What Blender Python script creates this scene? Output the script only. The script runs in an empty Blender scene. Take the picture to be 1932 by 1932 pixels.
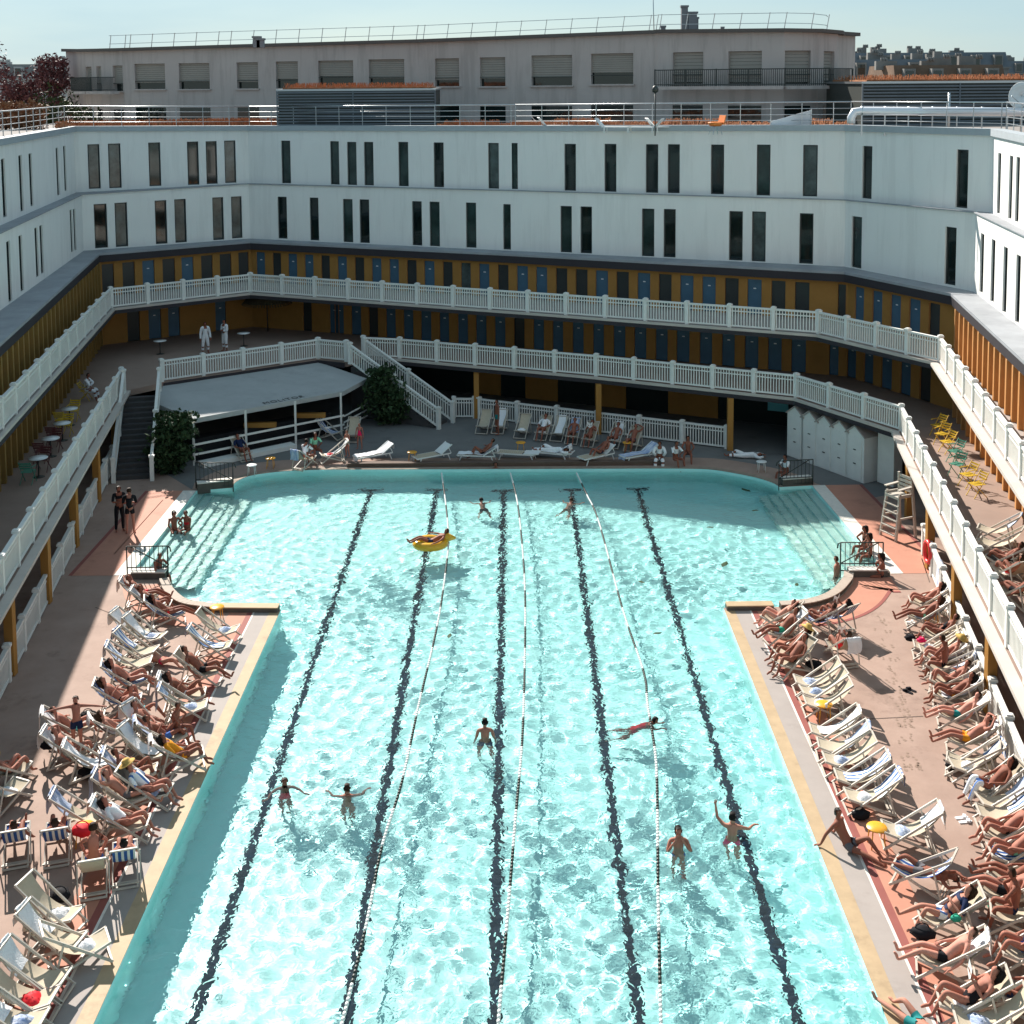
import bpy, bmesh, math, random
import numpy as np
from mathutils import Vector, Matrix
from mathutils.geometry import tessellate_polygon

R = math.radians
rnd = random.Random(11)
sc = bpy.context.scene
col = sc.collection

# ------------------------------------------------------------------ camera, sky, sun, exposure
FP, CX, CY, HC = 2400.0, 966.0, 371.7, 17.0          # focal length and principal point in units of a 1932-wide frame
cd = bpy.data.cameras.new('camera'); cam = bpy.data.objects.new('camera', cd); col.objects.link(cam); sc.camera = cam
cd.sensor_width = 36; cd.lens = 36 * FP / 1932; cd.shift_y = -(966 - CY) / 1932; cd.clip_end = 5000; cd.clip_start = .5
CR = Matrix.Rotation(R(90 - 5.11), 3, 'X') @ Matrix.Rotation(R(-.4), 3, 'Z')
cam.location = (0, 0, HC); cam.rotation_euler = CR.to_euler()

SUN_EL, SUN_AZ = 34.8, -25.5
w = bpy.data.worlds.new('World'); sc.world = w; w.use_nodes = True
nt = w.node_tree; bg = nt.nodes['Background']
sk = nt.nodes.new('ShaderNodeTexSky'); sk.sky_type = 'NISHITA'; sk.sun_disc = False
sk.sun_elevation = R(SUN_EL); sk.sun_rotation = R(SUN_AZ); sk.air_density = 1.0; sk.dust_density = .25; sk.ozone_density = 2.5; sk.altitude = 60
tc = nt.nodes.new('ShaderNodeTexCoord'); mp = nt.nodes.new('ShaderNodeMapping'); mp.inputs['Scale'].default_value = (1.2, 1.2, 7)
cn = nt.nodes.new('ShaderNodeTexNoise'); cn.inputs['Scale'].default_value = 2.2; cn.inputs['Detail'].default_value = 6
cr = nt.nodes.new('ShaderNodeMapRange'); cr.inputs['From Min'].default_value = .42; cr.inputs['From Max'].default_value = .75; cr.inputs['To Min'].default_value = .5; cr.inputs['To Max'].default_value = .82
mx = nt.nodes.new('ShaderNodeMixRGB'); mx.inputs[2].default_value = (4.7, 6.9, 8.0, 1)
nt.links.new(tc.outputs['Generated'], mp.inputs[0]); nt.links.new(mp.outputs[0], cn.inputs[0]); nt.links.new(cn.outputs[0], cr.inputs[0])
nt.links.new(cr.outputs[0], mx.inputs[0]); nt.links.new(sk.outputs[0], mx.inputs[1]); nt.links.new(mx.outputs[0], bg.inputs[0])
bg.inputs[1].default_value = .05
sl = bpy.data.lights.new('sun', 'SUN'); sl.energy = 5.0; sl.angle = R(.4); sl.color = (1, .94, .86)
so = bpy.data.objects.new('sun', sl); col.objects.link(so)
SD = Vector((math.sin(R(SUN_AZ)) * math.cos(R(SUN_EL)), math.cos(R(SUN_AZ)) * math.cos(R(SUN_EL)), math.sin(R(SUN_EL))))
so.rotation_euler = SD.to_track_quat('Z', 'Y').to_euler(); so.location = SD * 100
sl.cycles.is_caustics_light = True                   # refracted caustics on the pool floor
sc.view_settings.view_transform = 'Standard'; sc.view_settings.look = 'None'; sc.view_settings.exposure = .98; sc.view_settings.gamma = 1
sc.cycles.use_denoising = True; sc.cycles.max_bounces = 8; sc.cycles.transmission_bounces = 6
sc.cycles.sample_clamp_indirect = 6; sc.cycles.caustics_reflective = False; sc.cycles.caustics_refractive = True

# ------------------------------------------------------------------ measuring helpers
def ray(px, py):
    return CR @ Vector(((px - CX) / FP, -(py - CY) / FP, -1))
def at(px, py, z=0.0):
    d = ray(px, py); t = (z - HC) / d.z
    return Vector((d.x * t, d.y * t, z))
def atY(px, py, Y):
    d = ray(px, py); t = Y / d.y
    return Vector((d.x * t, Y, HC + d.z * t))
def onwall(px, py, A, B):
    d = ray(px, py); n = Vector((B[1] - A[1], A[0] - B[0]))
    t = (n.x * A[0] + n.y * A[1]) / (n.x * d.x + n.y * d.y)
    return Vector((d.x * t, d.y * t, HC + d.z * t))
def V2(p): return Vector((p[0], p[1]))
CROPS = {'A': (80, 1420, .2277), 'B': (0, 1700, .2795), 'C': (0, 2020, .2795), 'D': (1820, 1480, .1863), 'E': (2200, 1480, .1967),
         'F': (2160, 1840, .2070), 'G': (2160, 2160, .2070), 'H': (2300, 1150, .2122), 'Y': (0, 600, .4451), 'M': (850, 600, .4451), 'N': (1700, 600, .4451),
         'L': (0, 1200, .3313), 'S': (1920, 1300, .3313), 'Q': (1920, 1900, .3417), 'P': (0, 0, 1.325), 'a': (0, 0, .4451), 'b': (850, 0, .4451), 'c': (1700, 0, .4451)}
def pp(c, x, y):
    ox, oy, k = CROPS[c]
    return (ox + k * x) / 1.325, (oy + k * y) / 1.325
def cat(c, x, y, z=0.0):
    return at(*pp(c, x, y), z)

# ------------------------------------------------------------------ mesh helpers
class MB:
    def __init__(s): s.v = []; s.f = []; s.m = []; s.sm = []
    def add(s, vs, fs, mi=0, smooth=False):
        n = len(s.v); s.v += [tuple(p) for p in vs]; s.f += [tuple(i + n for i in f) for f in fs]
        s.m += [mi] * len(fs); s.sm += [smooth] * len(fs); return s
    def quad(s, a, b, c, d, mi=0): return s.add([a, b, c, d], [(0, 1, 2, 3)], mi)
    def box(s, c, sz, rz=0, mi=0, M=None):
        h = [x / 2 for x in sz]; vs = [Vector((i * h[0], j * h[1], k * h[2])) for i in (-1, 1) for j in (-1, 1) for k in (-1, 1)]
        Q = M if M is not None else Matrix.Rotation(rz, 3, 'Z')
        vs = [Q @ p + Vector(c) for p in vs]
        return s.add(vs, [(0, 1, 3, 2), (4, 6, 7, 5), (0, 4, 5, 1), (2, 3, 7, 6), (0, 2, 6, 4), (1, 5, 7, 3)], mi)
    def beam(s, a, b, wd, ht, mi=0, up=(0, 0, 1)):
        a = Vector(a); b = Vector(b); d = b - a; L = d.length
        if L < 1e-6: return s
        x = d / L; u = Vector(up)
        if abs(x.dot(u)) > .98: u = Vector((1, 0, 0))
        y = u.cross(x).normalized(); z = x.cross(y)
        M = Matrix((x, y, z)).transposed()
        return s.box((a + b) / 2, (L, wd, ht), mi=mi, M=M)
    def tube(s, pts, r, n=8, mi=0, caps=True, smooth=True, closed=False):
        pts = [Vector(p) for p in pts]; rr = r if isinstance(r, (list, tuple)) else [r] * len(pts)
        N = len(pts); vs = []; up = None
        for i, p in enumerate(pts):
            if closed: t = (pts[(i + 1) % N] - pts[i - 1]).normalized()
            else: t = (pts[min(i + 1, N - 1)] - pts[max(i - 1, 0)]).normalized()
            if up is None:
                up = Vector((0, 0, 1)) if abs(t.z) < .9 else Vector((1, 0, 0))
            x = up.cross(t)
            if x.length < 1e-4: x = Vector((1, 0, 0)).cross(t)
            x.normalize(); y = t.cross(x).normalized(); up = y
            for k in range(n):
                a = 2 * math.pi * k / n; vs.append(p + (x * math.cos(a) + y * math.sin(a)) * rr[i])
        fs = []
        for i in range(N if closed else N - 1):
            j = (i + 1) % N
            for k in range(n): fs.append((i * n + k, i * n + (k + 1) % n, j * n + (k + 1) % n, j * n + k))
        if caps and not closed: fs += [tuple(range(n - 1, -1, -1)), tuple((N - 1) * n + k for k in range(n))]
        return s.add(vs, fs, mi, smooth)
    def lathe(s, prof, c=(0, 0, 0), n=16, mi=0, smooth=True):
        vs = []; 
        for r, z in prof:
            for k in range(n):
                a = 2 * math.pi * k / n; vs.append((c[0] + r * math.cos(a), c[1] + r * math.sin(a), c[2] + z))
        fs = []
        for i in range(len(prof) - 1):
            for k in range(n): fs.append((i * n + k, i * n + (k + 1) % n, (i + 1) * n + (k + 1) % n, (i + 1) * n + k))
        fs += [tuple(range(n - 1, -1, -1)), tuple((len(prof) - 1) * n + k for k in range(n))]
        return s.add(vs, fs, mi, smooth)
    def prism(s, poly, z0, z1, mi=0):
        n = len(poly); vs = [(p[0], p[1], z0) for p in poly] + [(p[0], p[1], z1) for p in poly]
        fs = [(i, (i + 1) % n, n + (i + 1) % n, n + i) for i in range(n)]
        tr = tessellate_polygon([[Vector((p[0], p[1], 0)) for p in poly]])
        fs += [tuple(n + i for i in t) for t in tr] + [tuple(reversed(t)) for t in tr]
        return s.add(vs, fs, mi)
    def build(s, name, mats, parent=None, cat_=None, label=None, group=None, kind=None, norm=True):
        me = bpy.data.meshes.new(name); me.from_pydata(s.v, [], s.f)
        for m in (mats if isinstance(mats, (list, tuple)) else [mats]): me.materials.append(m)
        me.polygons.foreach_set('material_index', s.m); me.polygons.foreach_set('use_smooth', s.sm)
        if norm:
            b = bmesh.new(); b.from_mesh(me); bmesh.ops.recalc_face_normals(b, faces=b.faces); b.to_mesh(me); b.free()
        me.update()
        o = bpy.data.objects.new(name, me); col.objects.link(o)
        if parent: o.parent = parent
        tag(o, cat_, label, group, kind); return o
def tag(o, cat_=None, label=None, group=None, kind=None):
    if cat_: o['category'] = cat_
    if label: o['label'] = label
    if group: o['group'] = group
    if kind: o['kind'] = kind
    return o
def empty(name, loc=(0, 0, 0), rz=0, cat_=None, label=None, group=None):
    o = bpy.data.objects.new(name, None); col.objects.link(o); o.location = loc; o.rotation_euler = (0, 0, rz); o.empty_display_size = .2
    return tag(o, cat_, label, group)
KIDS = {}
def copy_tree(o, parent=None):
    c = o.copy(); col.objects.link(c)
    if parent: c.parent = parent
    for ch in list(o.children): copy_tree(ch, c)
    return c
def uv_strip(o): return o

# ------------------------------------------------------------------ materials
MATS = {}
def mat(name, c, rough=.6, noise=0, nscale=3, c2=None, metal=0, spec=.5, bump=0, bscale=20, coords='Object', stretch=(1, 1, 1), stain=0, streak=0):
    if name in MATS: return MATS[name]
    if rough >= .6 and spec == .5: spec = .12
    m = bpy.data.materials.new(name); m.use_nodes = True; t = m.node_tree; b = t.nodes['Principled BSDF']
    b.inputs['Base Color'].default_value = (*c, 1); b.inputs['Roughness'].default_value = rough; b.inputs['Metallic'].default_value = metal
    b.inputs['Specular IOR Level'].default_value = spec
    tcn = t.nodes.new('ShaderNodeTexCoord'); mpn = t.nodes.new('ShaderNodeMapping'); mpn.inputs['Scale'].default_value = stretch
    t.links.new(tcn.outputs[coords], mpn.inputs[0])
    if noise or c2:
        n = t.nodes.new('ShaderNodeTexNoise'); n.inputs['Scale'].default_value = nscale; n.inputs['Detail'].default_value = 8; n.inputs['Roughness'].default_value = .65
        t.links.new(mpn.outputs[0], n.inputs[0])
        r = t.nodes.new('ShaderNodeMapRange'); r.inputs['From Min'].default_value = .3; r.inputs['From Max'].default_value = .7; t.links.new(n.outputs[0], r.inputs[0])
        x = t.nodes.new('ShaderNodeMixRGB'); x.inputs[1].default_value = (*c, 1)
        x.inputs[2].default_value = (*(c2 or tuple(v * (1 - noise) for v in c)), 1)
        t.links.new(r.outputs[0], x.inputs[0]); t.links.new(x.outputs[0], b.inputs['Base Color'])
    for amt, scl, st_, lo_ in ((stain, .55, (1, 1, 1), .56), (stain * .6, 3.5, (1, 1, 1), .62), (streak, 1.6, (1, 1, .09), .5)):
        if not amt: continue
        mp3 = t.nodes.new('ShaderNodeMapping'); mp3.inputs['Scale'].default_value = st_; t.links.new(tcn.outputs[coords], mp3.inputs[0])
        n3 = t.nodes.new('ShaderNodeTexNoise'); n3.inputs['Scale'].default_value = scl; n3.inputs['Detail'].default_value = 9; n3.inputs['Roughness'].default_value = .7; t.links.new(mp3.outputs[0], n3.inputs[0])
        r3 = t.nodes.new('ShaderNodeMapRange'); r3.inputs['From Min'].default_value = lo_; r3.inputs['From Max'].default_value = lo_ + .1; r3.inputs['To Max'].default_value = amt; t.links.new(n3.outputs[0], r3.inputs[0])
        x3 = t.nodes.new('ShaderNodeMixRGB'); x3.blend_type = 'MULTIPLY'; x3.inputs[2].default_value = (.35, .32, .30, 1); t.links.new(r3.outputs[0], x3.inputs[0])
        src = b.inputs['Base Color'].links[0].from_socket if b.inputs['Base Color'].is_linked else None
        if src: t.links.new(src, x3.inputs[1])
        else: x3.inputs[1].default_value = (*c, 1)
        t.links.new(x3.outputs[0], b.inputs['Base Color'])
    if bump:
        n2 = t.nodes.new('ShaderNodeTexNoise'); n2.inputs['Scale'].default_value = bscale; n2.inputs['Detail'].default_value = 4; t.links.new(mpn.outputs[0], n2.inputs[0])
        bp = t.nodes.new('ShaderNodeBump'); bp.inputs['Strength'].default_value = bump; bp.inputs['Distance'].default_value = .02
        t.links.new(n2.outputs[0], bp.inputs['Height']); t.links.new(bp.outputs[0], b.inputs['Normal'])
    MATS[name] = m; return m
def stripes(name, ca, cb, axis=1, scale=9, duty=.5):
    m = mat(name, ca, .85); t = m.node_tree; b = t.nodes['Principled BSDF']
    tcn = t.nodes.new('ShaderNodeTexCoord'); sp = t.nodes.new('ShaderNodeSeparateXYZ'); t.links.new(tcn.outputs['Object'], sp.inputs[0])
    a = t.nodes.new('ShaderNodeMath'); a.operation = 'MULTIPLY'; a.inputs[1].default_value = scale; t.links.new(sp.outputs[axis], a.inputs[0])
    f = t.nodes.new('ShaderNodeMath'); f.operation = 'FRACT'; t.links.new(a.outputs[0], f.inputs[0])
    g = t.nodes.new('ShaderNodeMath'); g.operation = 'GREATER_THAN'; g.inputs[1].default_value = duty; t.links.new(f.outputs[0], g.inputs[0])
    x = t.nodes.new('ShaderNodeMixRGB'); x.inputs[1].default_value = (*ca, 1); x.inputs[2].default_value = (*cb, 1)
    t.links.new(g.outputs[0], x.inputs[0]); t.links.new(x.outputs[0], b.inputs['Base Color']); return m
M_white = mat('render_white', (.86, .835, .79), .85, noise=.07, nscale=.35, streak=.09, bump=.15, bscale=8, stretch=(1, 1, .4))
M_rail = mat('painted_white_rail', (.78, .77, .73), .55, noise=.1, nscale=2)
M_ledge = mat('zinc_ledge', (.36, .37, .39), .7, noise=.25, nscale=.8)
M_fascia = mat('dark_fascia', (.045, .04, .045), .6)
M_orange = mat('ochre_paint', (.40, .20, .055), .6, noise=.16, nscale=1.2)
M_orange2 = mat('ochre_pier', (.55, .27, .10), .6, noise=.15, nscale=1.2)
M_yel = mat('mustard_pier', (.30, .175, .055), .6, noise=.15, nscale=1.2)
M_blue = mat('cabin_blue', (.055, .13, .20), .5, noise=.2, nscale=1.5)
M_darkdoor = mat('dark_door', (.03, .035, .035), .3)
M_glass = mat('dark_window_glass', (.012, .025, .024), .04, noise=.6, nscale=.5, spec=.7)
M_glassb = mat('curtained_glass', (.10, .135, .13), .12, noise=.75, nscale=1.1, spec=.7)
M_glass2 = mat('greenish_window_glass', (.035, .065, .06), .06, noise=.7, nscale=.8, spec=.7)
M_frame = mat('window_frame_dark', (.015, .022, .022), .4)
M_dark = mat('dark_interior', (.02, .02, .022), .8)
M_slab = mat('gallery_concrete', (.42, .38, .36), .8, noise=.2, nscale=1)
M_gfloor = mat('gallery_tile', (.42, .31, .27), .8, noise=.18, nscale=1.4)
M_beige = mat('pool_deck_concrete', (.385, .272, .222), .75, c2=(.30, .205, .165), nscale=.8, stain=.4, bump=.1, bscale=14)
M_steel = mat('steel', (.45, .47, .48), .35, metal=.9)
M_iron = mat('dark_iron', (.03, .035, .03), .5)
M_wood = mat('white_painted_wood', (.55, .49, .42), .55, noise=.15, nscale=6)
M_cream = mat('cream_canvas', (.53, .45, .34), .9, noise=.12, nscale=9)
M_creamd = mat('dark_canvas', (.10, .10, .09), .9)
M_stripe = stripes('blue_stripe_canvas', (.66, .66, .64), (.035, .10, .30), 1, 8.2, .45)
M_tw = mat('white_towel', (.82, .81, .82), .95, noise=.08, nscale=14, bump=.6, bscale=30)
M_tb = mat('towel_blue_white', (.76, .77, .80), .95, c2=(.10, .20, .45), nscale=5, bump=.5, bscale=30, stretch=(.5, 2.6, .5))
M_ts = stripes('towel_striped', (.80, .80, .80), (.08, .17, .42), 1, 7, .62)
M_salmon = mat('salmon_paint', (.50, .235, .165), .7, stain=.25, noise=.12, nscale=1.5)
M_red = mat('red_line', (.30, .10, .085), .7, noise=.15, nscale=2)
M_coping = mat('yellow_coping_stone', (.47, .345, .215), .6, stain=.25, noise=.2, nscale=2.2)
M_grey = mat('grey_paving', (.36, .315, .29), .7, stain=.2, noise=.12, nscale=1.3)
M_wline = mat('white_line', (.72, .68, .62), .7, noise=.15, nscale=6)
M_brown = mat('brown_curb', (.14, .095, .075), .7, noise=.2, nscale=2)
M_tile = mat('pool_tile', (.56, .93, .90), .35, c2=(.48, .90, .87), nscale=.5)
M_step = mat('pool_step_tile', (.62, .82, .74), .4, noise=.1, nscale=2)
M_stepe = mat('step_nosing', (.22, .50, .50), .4)
M_lane = mat('lane_tile', (.004, .012, .026), .9, spec=0)
M_ytab = mat('yellow_enamel', (.75, .34, .02), .35)
M_ychair = mat('yellow_lacquer', (.62, .40, .03), .4)
M_gchair = mat('green_lacquer', (.08, .27, .19), .4)
M_leaf = mat('leaf', (.045, .075, .03), .6, c2=(.02, .04, .02), nscale=3)
M_leafp = mat('leaf_purple', (.22, .085, .08), .6, c2=(.08, .035, .04), nscale=2)
M_leafo = mat('leaf_rust', (.34, .15, .08), .7, c2=(.16, .09, .045), nscale=2)
M_leafg = mat('leaf_olive', (.07, .08, .03), .7, c2=(.035, .045, .02), nscale=2)
M_bark = mat('bark', (.06, .045, .035), .9)
M_sedum = mat('dry_sedum', (.50, .22, .11), .95, c2=(.24, .10, .05), nscale=2.5, bump=1, bscale=10)
M_louv = mat('louvre_grey', (.17, .19, .21), .6, noise=.15, nscale=1)
M_taupe = mat('taupe_render', (.54, .48, .445), .85, c2=(.48, .42, .39), nscale=.25, streak=.2)
M_shut = mat('roller_shutter', (.36, .33, .29), .7, noise=.1, nscale=1)
M_zinc = mat('distant_zinc', (.17, .19, .21), .7, noise=.3, nscale=.3)
M_stone = mat('distant_stone', (.26, .25, .235), .85, noise=.3, nscale=.3)
M_pipe = mat('pipe_jacket', (.80, .78, .80), .3, metal=.3)
M_plast = mat('white_plastic', (.75, .75, .73), .4)
M_black = mat('black_fabric', (.012, .012, .015), .8)
M_redf = mat('red_fabric', (.62, .02, .03), .6)
M_pink = mat('pink_fabric', (.80, .02, .12), .6)
M_buoy = mat('buoy_red', (.65, .03, .03), .4)
M_straw = mat('straw', (.62, .40, .12), .8, noise=.3, nscale=10)
M_book = mat('paper', (.75, .73, .70), .8)
SKIN = [mat('skin_a', (.42, .175, .125), .62, noise=.12, nscale=5), mat('skin_b', (.50, .23, .165), .62, noise=.12, nscale=5), mat('skin_c', (.28, .105, .07), .62, noise=.12, nscale=5),
        mat('skin_d', (.60, .28, .21), .62, noise=.12, nscale=5)]
HAIR = {'black': mat('hair_black', (.012, .009, .008), .6), 'brown': mat('hair_brown', (.035, .018, .01), .6), 'blond': mat('hair_blond', (.22, .13, .05), .6)}
CL = {'black': M_black, 'blue': mat('cloth_blue', (.05, .13, .40), .7), 'teal': mat('cloth_teal', (.02, .22, .22), .7), 'turq': mat('cloth_turquoise', (.15, .62, .66), .7),
      'red': M_redf, 'pink': M_pink, 'white': M_tw, 'grey': mat('cloth_grey', (.13, .12, .13), .8), 'orange': mat('cloth_orange', (.75, .28, .02), .7),
      'navy': mat('cloth_navy', (.015, .025, .07), .7), 'green': mat('cloth_green', (.03, .30, .20), .7), 'stripe': M_ts, 'mint': mat('cloth_mint', (.25, .62, .42), .7)}

# ------------------------------------------------------------------ plan of the courtyard
Z1, Z2, Z3 = 2.75, 5.45, 7.9
def proj(p):
    d = CR.transposed() @ (Vector(p) - Vector((0, 0, HC)))
    return CX + FP * d.x / -d.z, CY - FP * d.y / -d.z
def zfor(x, y, py):
    lo, hi = -5.0, 40.0
    for _ in range(50):
        m = (lo + hi) / 2
        if proj((x, y, m))[1] > py: lo = m
        else: hi = m
    return lo
def extr(a, b, Y):                                   # point on line a-b at depth Y
    t = (Y - a[1]) / (b[1] - a[1]); return Vector((a[0] + (b[0] - a[0]) * t, Y))
def P2(lst, z): return [V2(at(x, y, z)) for x, y in lst]
def offs(pl, d):                                     # offset a polyline to its left (outward from the court)
    out = []
    for i, p in enumerate(pl):
        ns = []
        if i > 0: e = (pl[i] - pl[i - 1]).normalized(); ns.append(Vector((-e.y, e.x)))
        if i < len(pl) - 1: e = (pl[i + 1] - pl[i]).normalized(); ns.append(Vector((-e.y, e.x)))
        n = sum(ns, Vector((0, 0))).normalized(); k = d / max(.3, n.dot(ns[0]))
        out.append(p + n * k)
    return out
YN = 9.0
l1 = P2([(84, 918), (228.5, 694)], Z1 + 1.1); L1 = [extr(l1[0], l1[1], YN), l1[1]]
T1 = P2([(304, 678), (599.6, 637.6), (653, 642.6)], Z1 + 1.1)
r1 = P2([(685, 634), (754, 637), (1125, 668), (1503, 705), (1701, 763.6), (1794, 936)], Z1 + 1.1)
RR1 = r1[:5] + [extr(r1[4], r1[5], YN)]
r2 = P2([(16.8, 733), (208, 542), (472, 515), (996, 548.5), (1545, 585.5), (1775, 634), (1932, 838)], Z2 + 1.1)
RR2 = [extr(r2[0], r2[1], YN)] + r2[1:6] + [extr(r2[5], r2[6], YN)]
f = P2([(0, 648), (188, 478), (472, 455), (964, 479), (1593, 513), (1794, 553.6), (1932, 681)], Z3)
F = [extr(f[0], f[1], YN)] + f[1:6] + [extr(f[5], f[6], YN)]
D = offs(F, .35)
w3p = [(3, 584), (158, 473), (472, 450), (964, 473), (1593, 503), (1837, 550), (1932, 622)]
w3 = P2(w3p, Z3); w3t = [438, 367, 347, 359.5, 377.5, 401, 445]
z4 = [zfor(p.x, p.y, y) for p, y in zip(w3, w3t)]
w4p = [(0, 423), (144, 363), (470, 345.5), (966, 358.5), (1592, 376), (1870, 401), (1932, 433)]
w4 = [V2(at(x, y, z)) for (x, y), z in zip(w4p, z4)]
w4t = [257, 238, 237, 237, 235.5, 243, 255]
z5 = [zfor(p.x, p.y, y) for p, y in zip(w4, w4t)]
W3 = [extr(w3[0], w3[1], YN)] + w3[1:6] + [extr(w3[5], w3[6], YN)]
W4 = [extr(w4[0], w4[1], YN)] + w4[1:6] + [extr(w4[5], w4[6], YN)]
z4 = [z4[1]] + z4[1:6] + [z4[5]]; z5 = [z5[1]] + z5[1:6] + [z5[5]]
print('Z4', [round(v, 2) for v in z4], 'Z5', [round(v, 2) for v in z5])
for nm, pl in (('L1', L1), ('T1', T1), ('RR1', RR1), ('RR2', RR2), ('F', F), ('W3', W3), ('W4', W4)): print(nm, [(round(p.x, 1), round(p.y, 1)) for p in pl])

# ------------------------------------------------------------------ pool, deck, water
def arc(pts, n=4):                                   # Catmull-Rom through pixel points
    out = []
    for i in range(len(pts) - 1):
        p0 = pts[max(i - 1, 0)]; p1 = pts[i]; p2 = pts[i + 1]; p3 = pts[min(i + 2, len(pts) - 1)]
        for k in range(n):
            t = k / n
            out.append(tuple(.5 * (2 * p1[j] + (p2[j] - p0[j]) * t + (2 * p0[j] - 5 * p1[j] + 4 * p2[j] - p3[j]) * t * t + (3 * p1[j] - p0[j] - 3 * p2[j] + p3[j]) * t ** 3) for j in (0, 1)))
    out.append(pts[-1]); return out
lA, lB = V2(at(208, 1863)), V2(at(530, 1150)); rA, rB = V2(at(1673, 1924)), V2(at(1365, 1147))
pool = [extr(lA, lB, 9), lB]
pool += [V2(at(*p)) for p in arc([(410, 1149), (362, 1143), (340, 1133), (322, 1113), (316, 1088)], 4)]
pool += [V2(at(244, 1086)), V2(at(370, 926)), V2(at(440, 920))]
pool += [V2(at(*p)) for p in arc([(442, 912), (455, 904), (480, 896), (538, 889), (600, 886.5), (650, 886)], 4)]
pool += [V2(at(*p)) for p in arc([(1240, 884), (1300, 884.5), (1350, 887), (1417, 899), (1455, 910), (1471, 919)], 4)]
pool += [V2(at(1532, 916)), V2(at(1675, 1083)), V2(at(1594, 1083))]
pool += [V2(at(*p)) for p in arc([(1592, 1098), (1574, 1119), (1549, 1133), (1511, 1142), (1460, 1145)], 4)]
pool += [rB, extr(rA, rB, 9)]
def inside(x, y, poly):
    c = False; n = len(poly)
    for i in range(n):
        a = poly[i]; b = poly[i - 1]
        if (a[1] > y) != (b[1] > y) and x < (b[0] - a[0]) * (y - a[1]) / (b[1] - a[1]) + a[0]: c = not c
    return c
def sheet(name, loops, z, m, **k):
    vs = [Vector((p[0], p[1], z)) for l in loops for p in l]
    tr = tessellate_polygon([[Vector((p[0], p[1], 0)) for p in l] for l in loops])
    b = MB(); b.add(vs, [tuple(t) for t in tr]); o = b.build(name, m, **k)
    for p in o.data.polygons:
        if p.normal.z < 0: p.flip()
    return o
big = [(-1500, -300), (1500, -300), (1500, 3000), (-1500, 3000)]
sheet('ground', [big, pool], -.02, mat('city_ground', (.16, .15, .14), .9, noise=.2), kind='structure')
court = offs(D, .2)
sheet('pool_deck', [[tuple(p) for p in court], pool], 0, M_beige, kind='structure')
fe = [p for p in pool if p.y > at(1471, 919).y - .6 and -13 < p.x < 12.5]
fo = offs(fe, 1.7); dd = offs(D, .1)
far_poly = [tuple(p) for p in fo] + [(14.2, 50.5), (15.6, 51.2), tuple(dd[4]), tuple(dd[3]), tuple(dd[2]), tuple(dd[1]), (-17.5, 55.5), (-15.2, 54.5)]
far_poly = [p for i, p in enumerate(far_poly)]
sheet('far_deck_shade', [far_poly], .004, mat('far_deck_shade_grey', (.185, .18, .175), .85, noise=.2, nscale=.7, stain=.3), kind='structure')  # grey sheet over the deck; its darker colour deepens the far-end shade
def strip(name, path, o0, o1, z, m, side=1):
    a = offs(path, o0 * side); b = offs(path, o1 * side); mb = MB()
    for i in range(len(a) - 1): mb.quad((*a[i], z), (*a[i + 1], z), (*b[i + 1], z), (*b[i], z))
    o = mb.build(name, m, kind='structure')
    for p in o.data.polygons:
        if p.normal.z < 0: p.flip()
    return o
le = [extr(lA, lB, 10), V2(at(527.5, 1155.5))]; re_ = [V2(at(1367.5, 1153)), extr(rA, rB, 10)]
for path, s in ((le, 1), (re_, 1)):
    strip('pool_coping', path, 0, .33, .012, M_coping); strip('paved_strip', path, .33, .80, .008, M_grey)
    strip('white_border_line', path, .80, .86, .012, M_wline); strip('red_border_line', path, .86, 1.04, .008, M_red); strip('salmon_border', path, 1.04, 1.62, .004, M_salmon)
# salmon painted band with a red edge round the widened end of the basin
i0 = 2; LS = pool[1:23][1:]
def band(path, w0, w1, m, name, z): strip(name, path, w0, w1, z, m)
lcurve = [p for p in pool[2:17]]; 
rcurve = [p for p in pool if p.x > 8.5 and p.y < at(1594, 1083).y + .2 and p.y > rB.y - .3]
band(rcurve, .30, 1.5, M_salmon, 'salmon_border', .006); band(rcurve, 1.5, 1.62, M_red, 'red_border_line', .010)
M_pale = mat('pale_coping', (.44, .36, .30), .7, noise=.15)
band(rcurve, 0, .30, M_pale, 'pool_coping', .014)
band(lcurve, .30, 1.5, M_salmon, 'salmon_border', .006); band(lcurve, 0, .30, M_pale, 'pool_coping', .014)
ls = [V2(at(244, 1086)), V2(at(370, 926))]; rs = [V2(at(1532, 916)), V2(at(1675, 1083))]
for path in (ls, rs):
    strip('paved_strip', path, .0, .55, .012, M_wline); strip('salmon_border', path, .55, 2.0, .006, M_salmon); strip('red_border_line', path, 2.0, 2.14, .010, M_red)
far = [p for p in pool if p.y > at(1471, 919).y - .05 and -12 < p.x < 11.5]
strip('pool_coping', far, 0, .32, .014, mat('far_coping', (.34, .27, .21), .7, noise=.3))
b = MB()                                             # raised brown curb along the far edge, low end walls
fa, fb = at(655, 882), at(1255, 880); b.box(((fa.x + fb.x) / 2, (fa.y + fb.y) / 2 + .25, .09), (fb.x - fa.x, .35, .18)); b.build('far_curb', M_brown, kind='structure')
def endwall(pa, pb, h, name='step_end_wall'):
    a, c = at(*pa), at(*pb); b = MB(); b.beam((a.x, a.y, h / 2 - .1), (c.x, c.y, h / 2 - .1), .34, h + .2, 0); b.beam((a.x, a.y, h + .03), (c.x, c.y, h + .03), .37, .04, 1)
    b.build(name, [mat('grey_rubble', (.13, .115, .10), .85, noise=.3), M_coping if name == 'coping_return' else M_wline], kind='structure')
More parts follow.
